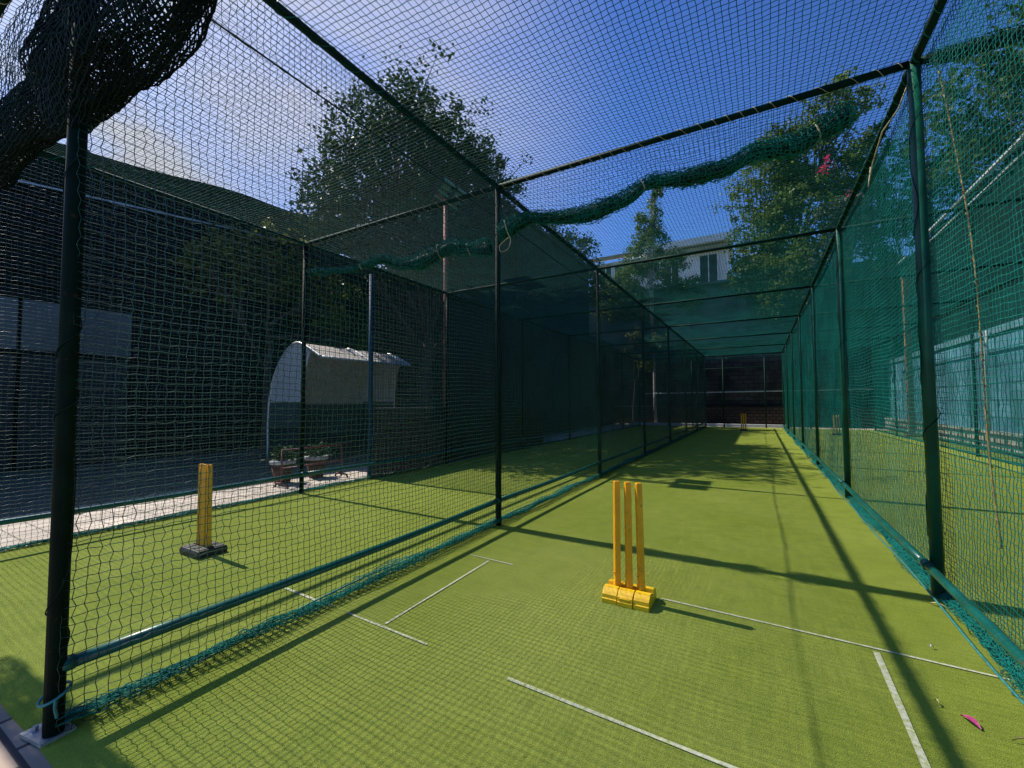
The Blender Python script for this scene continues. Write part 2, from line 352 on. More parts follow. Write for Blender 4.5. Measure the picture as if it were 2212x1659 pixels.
def strands(P, r, nrm):
    """P (S,K,3) polylines -> triangular prisms"""
    Sn, K, _ = P.shape
    T = np.gradient(P, axis=1); T /= np.linalg.norm(T, axis=2, keepdims=True) + 1e-12
    N = np.broadcast_to(np.asarray(nrm, float), P.shape)
    B = np.cross(T, N); bl = np.linalg.norm(B, axis=2, keepdims=True)
    B = np.where(bl > 1e-3, B / (bl + 1e-12), np.array([0.577, 0.577, 0.577]))
    N2 = np.cross(B, T)
    V = np.empty((Sn, K, 3, 3))
    for j, a in enumerate((90, 210, 330)):
        V[:, :, j] = P + r * (math.cos(R(a)) * B + math.sin(R(a)) * N2)
    base = (np.arange(Sn)[:, None] * K + np.arange(K - 1)[None, :]) * 3
    F = []
    for j in range(3):
        j2 = (j + 1) % 3
        F.append(np.stack([base + j, base + j2, base + 3 + j2, base + 3 + j], -1).reshape(-1, 4))
    return V.reshape(-1, 3), np.concatenate(F)

class Net:
    def __init__(s): s.V = []; s.F = []; s.n = 0
    def add(s, P, r, nrm):
        if P.shape[0] == 0 or P.shape[1] < 2: return
        v, f = strands(P, r, nrm); s.V.append(v); s.F.append(f + s.n); s.n += len(v)
    def raw(s, v, f):
        s.V.append(np.asarray(v, float)); s.F.append(np.asarray(f) + s.n); s.n += len(v)
    def build(s, name, mat, par=None):
        return mesh_np(name, np.concatenate(s.V), np.concatenate(s.F), mat, par)

def sample(n, steps):
    """indices 0..n with growing strides: steps = [(limit_index, stride), ...]"""
    out = [0]; i = 0
    for lim, st in steps:
        while i + st <= min(lim, n): i += st; out.append(i)
    if out[-1] != n: out.append(n)
    return np.array(out)

def grid_net(net, f, nu, nv, r, nrm, u_steps, v_groups, jit=0.003, seed=0.0):
    """f(iu,iv)->positions. long strands along u for every v; cross strands for every u"""
    def P(iu, iv):
        p = f(iu.astype(float), iv.astype(float))
        for k in range(3): p[..., k] += jit * hsh(iu, iv, k + seed)
        return p
    us = sample(nu, u_steps)
    IV, IU = np.meshgrid(np.arange(nv + 1), us, indexing='ij')
    net.add(P(IU, IV), r, nrm)
    a = 0
    for lim, st in v_groups:
        b = min(lim, nu + 1)
        if b > a:
            vs = sample(nv, [(nv, st)])
            IU, IV = np.meshgrid(np.arange(a, b), vs, indexing='ij')
            net.add(P(IU, IV), r, nrm)
        a = b

def wob(a, b, seed, fa=1.0, fb=1.0):
    g = np.random.default_rng(seed); o = np.zeros(np.broadcast(a, b).shape)
    for k in range(6):
        o = o + np.sin(a * fa * g.uniform(0.5, 2.6) + b * fb * g.uniform(-2.2, 2.2) + g.uniform(0, 6.28)) / (1 + 0.5 * k)
    return o / 2.2

XQ, XP, XR, XS = -5.56, -2.34, 0.96, 4.2
H = 3.527
YS = [0.593, 3.79, 7.01, 10.278, 13.577, 16.848, 20.121, 23.374]
Y0, Y1 = YS[0], YS[-1]
CELL = 0.040; WCELL = 0.035

def wall_net(x, seed, r, sag=0.03, zlow=0.02, y0=Y0):
    nu = int((Y1 - y0) / WCELL); nv = int((H - zlow) / WCELL)
    du = (Y1 - y0) / nu; dv = (H - zlow) / nv
    ys = np.array(YS)
    def f(iu, iv):
        y = y0 + iu * du; z = zlow + iv * dv
        ph = ((y - Y0) / 3.25) % 1.0
        bay = np.sin(np.pi * np.clip(ph, 0, 1))
        hz = np.sin(np.pi * np.clip(z / H, 0, 1))
        bx = x + sag * wob(y, z, seed, 1.2, 1.3) * (0.35 + hz) + 0.02 * bay
        # slack twine: rows droop between the posts and scallop, columns wander
        zz = z - 0.035 * bay * hz + 0.012 * wob(y, z, seed + 1, 3.0, 1.0) * hz
        yy = y + 0.012 * wob(y, z, seed + 2, 1.0, 3.2)
        loose = 0.3 + 0.9 * np.exp(-((y - Y0) / 1.6) ** 2)
        par_u = 1 - 2 * (np.round(iu) % 2); par_v = 1 - 2 * (np.round(iv) % 2)
        yy = yy + 0.0030 * par_v * par_u * loose; zz = zz + 0.0015 * par_u * loose
        return np.stack([bx, yy, zz], -1)
    net = Net()
    grid_net(net, f, nu, nv, r, (1, 0, 0), [(150, 1), (310, 2), (9999, 6)],
             [(180, 1), (350, 3), (9999, 8)], jit=0.0035, seed=seed)
    return net

def skirt(x, seed, side, width=0.22, y0=Y0, y1=Y1, r=0.0018, height=0.05):
    """bunched spare net lying along the foot of a fence"""
    net = Net(); cell = 0.04
    nu = int((y1 - y0) / cell); g = np.random.default_rng(seed)
    for lay in range(3):
        nv = 9; s0 = seed + lay * 5
        def f(iu, iv):
            y = y0 + iu * (y1 - y0) / nu
            w = width * (0.65 + 0.35 * wob(y, 0 * y, s0, 1.6, 0)) * (0.7 + 0.3 * lay / 2)
            t = iv / nv
            fold = np.abs(((t * 2.5 + lay * 0.4 + 0.25 * wob(y, t, s0 + 1, 2, 2)) % 2) - 1)
            xx = x + side * w * fold
            zz = 0.008 + height * (0.2 + 0.8 * (0.5 + 0.5 * wob(y, t * 4, s0 + 2, 4, 2))) * (1 - fold * 0.75)
            return np.stack([xx, y + 0 * t, zz], -1)
        grid_net(net, f, nu, nv, r, (0, 0, 1), [(150, 1), (300, 3), (9999, 8)], [(200, 1), (9999, 1)], jit=0.012, seed=s0)
    net.V = [np.column_stack([v[:, 0], v[:, 1], np.maximum(v[:, 2], 0.009)]) for v in net.V]
    return net

def post_mb(x, y, r=0.03, top=H, z0=0.0):
    return MB().tube([(x, y, z0), (x, y, top)], r, 14)

def cord_mb(x, side, y0, y1, seed, r=0.006, z=0.03):
    pts = []
    n = int((y1 - y0) / 0.15)
    for i in range(n + 1):
        y = y0 + (y1 - y0) * i / n
        pts.append((x + side * float(0.03 * wob(np.array(y), np.array(0.0), seed, 1.5)), y, z + 0.012 * math.sin(y * 3.1 + seed)))
    return MB().tube(pts, r, 6)

def fence(x, label, group, rail_x, rail_z, net_x, seed, netmat, r, skirt_side, skirt_w, post_r=0.03, cord_off=0.1):
    t = thing('net_fence', label, 'net fence', (x, Y0, 0), group)
    for k, y in enumerate(YS):
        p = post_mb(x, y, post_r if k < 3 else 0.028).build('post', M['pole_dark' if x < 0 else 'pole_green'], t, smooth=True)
        if k < 4 and x in (XP, XR):
            rr = (post_r if k < 3 else 0.028) + 0.003; pts = []
            for i in range(230):
                q = i / 229; turn = q * (7.0 if x == XP else 3.3) + 0.35 * math.sin(q * 19 + k); z = 0.30 + (H - 0.40) * q + 0.02 * math.sin(turn * 5.1)
                a = 2 * math.pi * turn; bulge = 0.012 * max(0.0, math.cos(a)) ** 4
                pts.append((x + (rr + bulge) * math.cos(a), y + rr * math.sin(a), z))
            lc = MB().tube(pts, 0.0026, 4)
            lc.build('lacing', M['twine_dark'], p)
        if x == XP and k == 0:
            b = MB().box((x - 0.035, y - 0.005, 0.012), (0.15, 0.10, 0.012), rz=0.15)
            for dx, dy in ((-0.075, -0.01), (-0.06, 0.03)):
                b.tube([(x + dx, y - 0.02 + dy, 0.016), (x + dx, y - 0.02 + dy, 0.034)], 0.010, 6)
            b.build('base_plate', M['galv'], p)
            ring = MB().tube([(x + 0.042 * math.cos(a), y + 0.042 * math.sin(a), 0.16 + 0.02 * math.sin(a * 1.0)) for a in np.linspace(0, 6.28, 24)], 0.005, 6)
            ring.tube([(x + 0.040, y - 0.008, 0.16), (x + 0.050, y - 0.012, 0.13), (x + 0.046, y - 0.004, 0.09)], 0.005, 6)
            ring.build('rope_tie', M['cord'], p)
    MB().tube([(x, Y0 - 0.02, H), (x, Y1 + 0.02, H)], 0.026, 12).build('top_rail', M['pole'], t, smooth=True)
    if x in (XP, XR, XQ):
        pts = []
        for i in range(560):
            q = i / 559; turn = q * 60 + 0.6 * math.sin(q * 31); a = 2 * math.pi * turn
            pts.append((x + 0.0295 * math.cos(a), Y0 + 0.1 + 10.4 * q, H + 0.0295 * math.sin(a)))
        lc = MB().tube(pts, 0.003, 4)
        lc.build('rail_lacing', M['twine_teal'], t)
    rl = MB()
    for a, b in zip(YS[:-1], YS[1:]):
        n = 8; pts = []
        for i in range(n + 1):
            q = i / n; pts.append((rail_x + 0.006 * math.sin(q * 3.14), a + (b - a) * q, rail_z - 0.012 * math.sin(q * 3.14)))
        rl.tube(pts, 0.024, 12)
    for y in YS:
        rl.tube([(rail_x, y - (0.05 if y > 1 else 0.0), rail_z), (rail_x, y + 0.05, rail_z)], 0.0285, 12)
        rl.box(((rail_x + x) / 2, y, rail_z - 0.03), (abs(rail_x - x) + 0.03, 0.05, 0.014))
    rl.build('bottom_rail', M['rail'], t, smooth=True)
    wall_net(net_x, seed, r).build('net', netmat, t)
    skirt(net_x, seed + 50, skirt_side, skirt_w, height=0.085 if x == XP else 0.05).build('ground_skirt', M['twine_teal'], t)
    cord_mb(net_x + skirt_side * cord_off, skirt_side, Y0 + 0.05, Y1, seed).build('bottom_cord', M['cord'], t, smooth=True)
    return t

# ------------------------------------------------------------------ setting: ground
def sheet(name, x0, x1, y0, y1, z, mat, nx=1, ny=1):
    xs = np.linspace(x0, x1, nx + 1); ys = np.linspace(y0, y1, ny + 1)
    V = [(a, b, z) for b in ys for a in xs]
    F = [(j * (nx + 1) + i, j * (nx + 1) + i + 1, (j + 1) * (nx + 1) + i + 1, (j + 1) * (nx + 1) + i) for j in range(ny) for i in range(nx)]
    return tag(mesh_np(name, np.array(V), np.array(F), mat), kind='structure')
sheet('ground', -600, 600, -600, 600, -0.012, M['soil'])
sheet('paving', -12.6, 5.2, -6, 26.0, -0.004, M['paver'])
sheet('path', -12.45, -7.35, -6, 26.0, 0.0, M['shaded_paving'])  # painted shade: darker sheet laid where the left building shadows the paving
sheet('brick_path', -6, 3.0, -6, 0.60, 0.0, M['brick_near'])
def turf():
    # carpet with a slightly wavy front edge, a 6 mm lip
    n = 60; V = []; F = []
    for i in range(n + 1):
        x = -5.68 + (4.95 + 5.68) * i / n
        yf = 0.552 + 0.006 * math.sin(x * 3.1) + 0.003 * math.sin(x * 9.7)
        V += [(x, yf, -0.003), (x, yf, 0.004), (x, 24.1, 0.004)]
    for i in range(n):
        a = i * 3; b = a + 3
        F += [(a, b, b + 1, a + 1), (a + 1, b + 1, b + 2, a + 2)]
    return tag(mesh_np('turf', np.array(V), np.array(F), M['turf']), kind='structure')
turf()
def line(p, q, w, fade=0):
    p = Vector((*p, 0.0085)); q = Vector((*q, 0.0085)); d = (q - p).normalized(); s = Vector((-d.y, d.x, 0)) * w / 2
    n = max(4, int((q - p).length / 0.05)); V = []; F = []
    for i in range(n + 1):
        c = p + (q - p) * i / n; e = 1 + 0.05 * math.sin(i * 0.37) + 0.03 * math.sin(i * 0.9)
        V += [c - s * e, c + s * e]
    for i in range(n): F.append((2 * i, 2 * i + 2, 2 * i + 3, 2 * i + 1))
    return V, F
def crease(segs, label):
    V = []; F = []
    for (p, q, w) in segs:
        v, f = line(p, q, w); k = len(V); V += v; F += [tuple(i + k for i in g) for g in f]
    o = mesh_np('crease_line', np.array([tuple(v) for v in V]), np.array(F), M['white'])
    tag(o, kind='structure'); return o
crease([((-2.16, 1.785), (-1.52, 1.755), 0.015)], '')
crease([((-1.02, 1.725), (0.9, 1.65), 0.018)], '')
crease([((-2.1, 2.945), (-1.68, 2.925), 0.011)], '')
crease([((-0.57, 2.888), (0.94, 2.815), 0.016)], '')
crease([((-1.865, 1.80), (-1.885, 2.90), 0.015)], '')
crease([((0.47, 2.80), (0.455, 1.70), 0.026)], '')
crease([((-2.9, 1.815), (-2.3, 1.79), 0.02)], '')

# ------------------------------------------------------------------ net cage
G = 'net fences of the practice cage'
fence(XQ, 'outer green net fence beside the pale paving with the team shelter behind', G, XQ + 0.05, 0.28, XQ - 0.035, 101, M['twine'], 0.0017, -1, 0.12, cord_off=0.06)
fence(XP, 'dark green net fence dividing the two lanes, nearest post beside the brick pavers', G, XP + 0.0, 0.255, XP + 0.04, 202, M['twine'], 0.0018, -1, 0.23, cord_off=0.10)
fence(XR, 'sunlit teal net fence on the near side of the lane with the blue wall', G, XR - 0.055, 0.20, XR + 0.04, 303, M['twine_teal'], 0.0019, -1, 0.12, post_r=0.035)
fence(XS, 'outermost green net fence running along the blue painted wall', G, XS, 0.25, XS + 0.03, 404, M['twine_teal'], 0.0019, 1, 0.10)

def roof(xa, xb, label, seed, r, cable=None):
    t = thing('net_roof', label, 'net roof', (xa, Y0, H), 'net roofs over the lanes')
    for k, y in enumerate(YS):
        mb = MB().tube([(xa + 0.027, y, H), (xb - 0.027, y, H)], 0.026 if k < 2 else 0.023, 12)
        bm_ = mb.build('crossbeam', M['pole'], t, smooth=True)
        if k in (0, 1):
            pts = []
            for i in range(330):
                q = i / 329; turn = q * 25 + 0.5 * math.sin(q * 17 + k); a = 2 * math.pi * turn
                pts.append((xa + 0.06 + (xb - xa - 0.12) * q, y + 0.0295 * math.cos(a), H + 0.0295 * math.sin(a)))
            ts = MB().tube(pts, 0.0026, 4)
            ts.build('lashing', M['rope_pale'], bm_)
    nu = int((Y1 - Y0) / CELL); nv = int((xb - xa) / CELL)
    def f(iu, iv):
        y = Y0 + iu * (Y1 - Y0) / nu; x = xa + iv * (xb - xa) / nv
        ph = ((y - Y0) / 3.255) % 1.0
        s = np.sin(np.pi * ph) * np.sin(np.pi * np.clip((x - xa) / (xb - xa), 0, 1))
        z = H + 0.012 - 0.06 * s + 0.008 * wob(x, y, seed, 1.5, 1.5)
        return np.stack([x + 0.010 * wob(y, x, seed + 1, 1.2, 2.0), y + 0.012 * wob(x, y, seed + 2, 1.3, 1.2), z], -1)
    net = Net()
    grid_net(net, f, nu, nv, r, (0, 0, 1), [(170, 1), (9999, 4)], [(190, 1), (9999, 4)], jit=0.003, seed=seed)
    net.build('roof_net', M['twine_roof'], t)
    if cable is not None:
        MB().tube([(cable + 0.01 * math.sin(i), Y0 + (Y1 - Y0) * i / 40, H - 0.03 - 0.01 * math.sin(i * 0.8)) for i in range(41)], 0.006, 6).build('support_cable', M['pole'], t)
    return t
roof(XQ, XP, 'net roof stretched over the lane beside the team shelter', 505, 0.0019, cable=-2.72)
roof(XP, XR, 'net roof stretched over the middle lane against the blue sky', 606, 0.0023)
roof(XR, XS, 'net roof stretched over the lane beside the blue wall', 707, 0.0021)

# ------------------------------------------------------------------ rolled-up curtains
def roll(name, label, y, xa, xb, path, ry, rz, layers, core, seed, mat, jit=0.014, r=0.0022, cell=0.04, hang=True, ties=()):
    """path: [(x,z)...] centre line in the plane y; ry,rz half sizes"""
    t = thing(name, label, 'rolled net', (xa, y, 0), 'rolled up net curtains')
    px = np.array([p[0] for p in path]); pz = np.array([p[1] for p in path])
    L = xb - xa; nu = int(L / cell)
    net = Net()
    def cz(x):
        return np.interp(x, px, pz)
    dens = np.linspace(0, 1, 200); xs_ = xa + dens * L
    k = np.ones(9) / 9.0
    zs_ = np.convolve(np.pad(cz(xs_), 4, mode='edge'), k, 'valid')
    def czs(x): return np.interp(x, xs_, zs_)
    tx = np.array([q for q in ties]) if len(ties) else None
    def thick(x):
        s = 1.0 + 0.20 * wob(x, 0 * x, seed, 3.0) + 0.10 * wob(x, 0 * x, seed + 8, 9.0)
        if seed == 47: s = s * (0.55 + 0.65 / (1 + np.exp(-(x + 3.9) * 3)))
        if tx is not None:
            for q in tx: s = s * (1 - 0.30 * np.exp(-((x - q) / 0.06) ** 2))
        return s
    for lay in range(layers):
        q = 1.0 - 0.16 * lay; s0 = seed + lay * 3.7
        circ = 2 * math.pi * math.sqrt((ry * ry + rz * rz) / 2) * q; nv = max(7, int(circ / (cell * 0.8)))
        def f(iu, iv):
            x = xa + iu * L / nu; a = 2 * math.pi * iv / nv + 0.35 * wob(x, 0 * x, int(s0), 2.0)
            s = thick(x) * q * (1 + 0.10 * np.sin(3 * a + x * 5 + lay) + 0.08 * np.sin(5 * a - x * 7))
            return np.stack([x + 0.02 * np.sin(a * 2 + lay), y + ry * s * np.cos(a), czs(x) + rz * s * np.sin(a)], -1)
        grid_net(net, f, nu, nv, r, (0, 0.7, 0.7), [(9999, 1)], [(9999, 1)], jit=jit, seed=s0)
    if core:
        n = 14; m = 60; V = []; F = []
        for i in range(m + 1):
            x = xa + 0.02 + (L - 0.04) * i / m; s = float(thick(np.array(x))) * core
            for j in range(n):
                a = 2 * math.pi * j / n; e = s * (1 + 0.12 * math.sin(3 * a + x * 9) + 0.1 * math.sin(i * 2.3 + j * 1.9))
                V.append((x, y + ry * e * math.cos(a), float(czs(np.array(x))) + rz * e * math.sin(a) - 0.012))
        for i in range(m):
            for j in range(n): F.append((i * n + j, i * n + (j + 1) % n, (i + 1) * n + (j + 1) % n, (i + 1) * n + j))
        mesh_np('roll_core', np.array(V), np.array(F), M['twine_dark'], t, smooth=True)
    net.build('net_roll', mat, t)
    if hang:
        nh = Net(); nu2 = int(L / CELL); nv2 = 12
        def g(iu, iv):
            x = xa + iu * L / nu2; tt = iv / nv2; zb = czs(x) + rz * 0.3
            z = zb + (H - 0.01 - zb) * tt
            return np.stack([x + 0.012 * wob(x, z, seed + 4, 3, 3), y + 0.03 * wob(x, z, seed + 5, 2, 3) * np.sin(np.pi * tt), z], -1)
        gap = H - float(np.mean(pz)); nv2 = max(3, int(gap / CELL))
        grid_net(nh, g, nu2, nv2, 0.0018, (0, 1, 0), [(9999, 1)], [(9999, 1)], jit=0.005, seed=seed + 9)
        nh.build('hanging_net', M['twine'], t)
    if len(ties):
        for q in ties:
            tm = MB()
            c = float(czs(np.array(q))); s = float(thick(np.array(q))) * 1.02
            tm.tube([(q + 0.012 * math.sin(2 * a), y + ry * s * math.cos(a), c + rz * s * math.sin(a)) for a in np.linspace(0, 6.283, 18)], 0.006, 5, cap=False)
            tm.build('tie_cord', M['rope_pale'], t)
    return t
# middle lane, near beam
roll('rolled_curtain', 'lumpy rolled green net slung under the near beam of the middle lane', YS[1], XP + 0.04, 0.62,
     [(-2.30, 3.03), (-2.15, 3.06), (-2.0, 3.12), (-1.6, 3.04), (-1.3, 3.01), (-0.95, 3.08), (-0.79, 3.18), (-0.5, 3.12), (-0.15, 3.13), (0.0, 3.20), (0.3, 3.16), (0.6, 3.30)],
     0.072, 0.074, 3, 0.70, 31, M['twine_teal'], ties=(-0.83, 0.42), jit=0.015, r=0.0027, cell=0.032)
roll('rolled_curtain', 'thin sagging green net roll under the beam beside the team shelter', YS[1], XQ + 0.1, XP - 0.08,
     [(-5.4, 3.10), (-4.9, 3.04), (-4.5, 3.0), (-4.0, 3.06), (-3.75, 2.94), (-3.4, 2.90), (-3.15, 2.96), (-2.95, 3.02), (-2.7, 2.93), (-2.45, 2.90)],
     0.07, 0.08, 3, 0.68, 47, M['twine_teal'], ties=(-4.4, -3.1, -2.7), jit=0.010, r=0.0026)
roll('rolled_curtain', 'net roll lashed tight against the beam over the lane beside the blue wall', YS[1], XR + 0.08, XS - 0.05,
     [(0.9, 3.52), (2.5, 3.50), (4.3, 3.52)], 0.05, 0.05, 3, 0.6, 53, M['twine'], hang=False, jit=0.010, r=0.0024)
# front plane: the big gathered net at the top left
roll('rolled_curtain', 'thick dark gathered net hanging across the nearest post at upper left', YS[0] + 0.06, XQ + 0.1, XP - 0.05,
     [(-5.6, 2.84), (-4.0, 2.80), (-3.2, 2.75), (-2.3, 2.67)], 0.10, 0.17, 2, 0, 61, M['twine_dark'], jit=0.004, r=0.0029, cell=0.0255)
roll('rolled_curtain', 'thick dark gathered net crossing the sky right of the nearest post', YS[0] + 0.005, XP - 0.22, XR,
     [(-2.3, 2.62), (-1.9, 2.65), (-1.4, 2.70), (-0.6, 2.70), (1.0, 2.75)], 0.12, 0.22, 2, 0, 67, M['twine_dark'], jit=0.004, r=0.0029, cell=0.0255)

# far end of the lanes: a light frame of posts with two horizontal tubes
t = thing('end_frame', 'dark tube frame closing the far end of the lanes before the block wall', 'frame', (XP, 23.9, 0))
for x in (-4.2, -3.0, -1.55, 0.25, 2.0, 3.2): MB().tube([(x, 23.9, 0), (x, 23.9, 3.4)], 0.03, 8).build('post', M['pole'], t, smooth=True)
MB().tube([(-5.5, 23.94, 1.72), (4.3, 23.94, 1.78)], 0.028, 8).build('cross_tube', M['pipe_white'], t, smooth=True)
MB().tube([(-5.5, 23.96, 2.92), (4.3, 23.96, 2.95)], 0.02, 8).build('cross_tube', M['pole'], t, smooth=True)
nt = Net(); nuE = int((XS - XQ) / 0.06)
def fend(iu, iv):
    x = XQ + iu * (XS - XQ) / nuE; z = 3.30 + iv * 0.035
    return np.stack([x, 23.86 + 0 * z, z + 0.04 * wob(x, z, 77, 1.0, 1)], -1)
grid_net(nt, fend, nuE, 6, 0.0022, (0, 1, 0), [(9999, 3)], [(9999, 2)], jit=0.004, seed=5)
nt.build('added_roof_band', M['twine_teal'], t)  # added strip imitating the sunlit far roof net seen edge-on

# ------------------------------------------------------------------ stumps
def stump_set(label, x, y, basemat, stickmat, lean=(0, 0, 0), base='lobed', rots=(36, 36, 36)):
    t = thing('stump_set', label, 'cricket stumps', (x, y, 0), 'cricket stumps on rubber and plastic bases')
    b = MB()
    if base == 'lobed':
        w = 0.0915
        prof = [(-0.112, 0.0), (-0.112, 0.024), (-0.106, 0.027), (-0.104, 0.050), (-0.064, 0.080), (-0.030, 0.082), (-0.026, 0.058), (0.026, 0.058),
                (0.030, 0.082), (0.064, 0.080), (0.104, 0.050), (0.106, 0.027), (0.112, 0.024), (0.112, 0.0)]
        for i in (-1, 0, 1):
            c = x + i * 0.098; dy = 0.006 if i == 0 else 0
            b.prism([(y + p - dy, q + 0.006) for p, q in prof], 'x', c - w / 2, c + w / 2)
        b.box((x, y, 0.030), (0.286, 0.19, 0.05))
        # embossed frame with worn raised strokes on the middle lobe
        fy = y - 0.112
        for dz in (0.026, 0.050): b.box((x, fy, dz), (0.062, 0.006, 0.004))
        for dx in (-0.031, 0.031): b.box((x + dx, fy, 0.038), (0.004, 0.006, 0.026))
        for i in range(4):
            b.tube([(x - 0.022 + i * 0.0145, fy - 0.001, 0.031), (x - 0.018 + i * 0.0145, fy - 0.001, 0.046)], 0.0022, 5)
            b.tube([(x - 0.0145 + i * 0.0145, fy - 0.001, 0.031), (x - 0.0185 + i * 0.0145, fy - 0.001, 0.040)], 0.0022, 5)
        zt = 0.06
    else:
        prof = [(-0.112, 0.0), (-0.117, 0.035), (-0.105, 0.058), (0.105, 0.058), (0.117, 0.035), (0.112, 0.0)]
        b.prism([(y + p, q + 0.006) for p, q in prof], 'x', x - 0.148, x + 0.148)
        for i in (-1, 0, 1):
            for s in (-1, 1):
                b.box((x + i * 0.094, y + s * 0.062, 0.066), (0.076, 0.066, 0.008))
        b.box((x, y, 0.068), (0.27, 0.035, 0.012))
        zt = 0.066
    b.build('base', M[basemat], t, bevel=0.004)
    for i in (-1, 0, 1):
        sx = x + i * 0.0765; r = 0.0225; l = lean[i + 1]
        sm = MB(); n = 8; rings = []
        zs = [zt - 0.02, zt + 0.05, zt + 0.055, zt + 0.35, 0.735, 0.742]; rr = [0.0245, 0.0245, 0.0215, 0.0215, 0.0215, 0.018]
        V = []; F = []
        for z, q in zip(zs, rr):
            for j in range(n):
                a = 2 * math.pi * (j // 2) / 4 + R(42 if j % 2 == 0 else 48) + R(rots[i + 1])
                V.append((sx + l * (z - zt) + q * 1.12 * math.cos(a), y + q * 1.12 * math.sin(a), z))
        for k in range(len(zs) - 1):
            for j in range(n): F.append((k * n + j, k * n + (j + 1) % n, (k + 1) * n + (j + 1) % n, (k + 1) * n + j))
        F.append(tuple(range(n))[::-1]); F.append(tuple((len(zs) - 1) * n + j for j in range(n)))
        sm.add(V, F)
        sm.box((sx - 0.014 + l * 0.1, y - 0.018, zt + 0.105), (0.014, 0.012, 0.007), rz=0.5)
        sm.build('stump', M[stickmat], t)
    return t
stump_set('three bright yellow stumps on a yellow grooved base in the middle lane', -0.745, 2.775, 'yellow_base', 'yellow', lean=(0.008, 0, -0.012))
stump_set('amber stumps on a black rubber base in the lane beside the team shelter', -4.09, 1.90, 'rubber', 'amber', lean=(0.012, 0.0, -0.018), base='flat', rots=(55, 20, 75))
stump_set('tiny yellow stumps standing before the shaded block wall at the far end', -0.62, 21.2, 'rubber', 'yellow', base='flat')
stump_set('small yellow stumps seen through the sunlit teal net in the lane by the blue wall', 2.46, 19.9, 'rubber', 'yellow', base='flat')

# ------------------------------------------------------------------ floodlight
t = thing('floodlight', 'rust brown floodlight pole with green louvred lamp heads rising above the net roof', 'floodlight', (-5.76, 7.2, 0))
MB().tube([(-5.76, 7.2, 0), (-5.76, 7.2, 5.62)], 0.045, 12).tube([(-5.76, 7.2, 0.0), (-5.76, 7.2, 0.05)], 0.09, 12).build('pole', M['rust'], t, smooth=True)
MB().box((-5.76, 7.22, 5.62), (0.05, 0.62, 0.05)).build('crossarm', M['rust'], t)
for yy in (7.0, 7.44):
    m = MB(); cx, cz, tl = -5.70, 5.80, R(-40)
    ax = Vector((math.cos(tl), 0, -math.sin(tl))); nd = Vector((-math.sin(tl) * -1, 0, -math.cos(tl))); nd = Vector((math.sin(-tl), 0, -math.cos(tl)))
    c0 = Vector((cx, yy, cz))
    m.box(c0, (0.40, 0.36, 0.07), ry=tl)
    for s_ in (-1, 1):
        m.box(c0 + Vector((0, s_ * 0.19, 0)) + nd * 0.05, (0.42, 0.016, 0.16), ry=tl)
    m.box(c0 - nd * 0.07, (0.18, 0.16, 0.08), ry=tl)
    hd = m.build('lamp_head', M['pole_dark'], t)
    lv = MB()
    for i in range(4): lv.box(c0 + ax * (-0.19 + i * 0.127) + nd * 0.075, (0.035, 0.37, 0.09), ry=tl)
    lv.build('louvre', M['lampgreen'], hd)
    MB().box(c0 + nd * 0.038, (0.36, 0.34, 0.006), ry=tl).build('lens', M['glass_lamp'], hd)

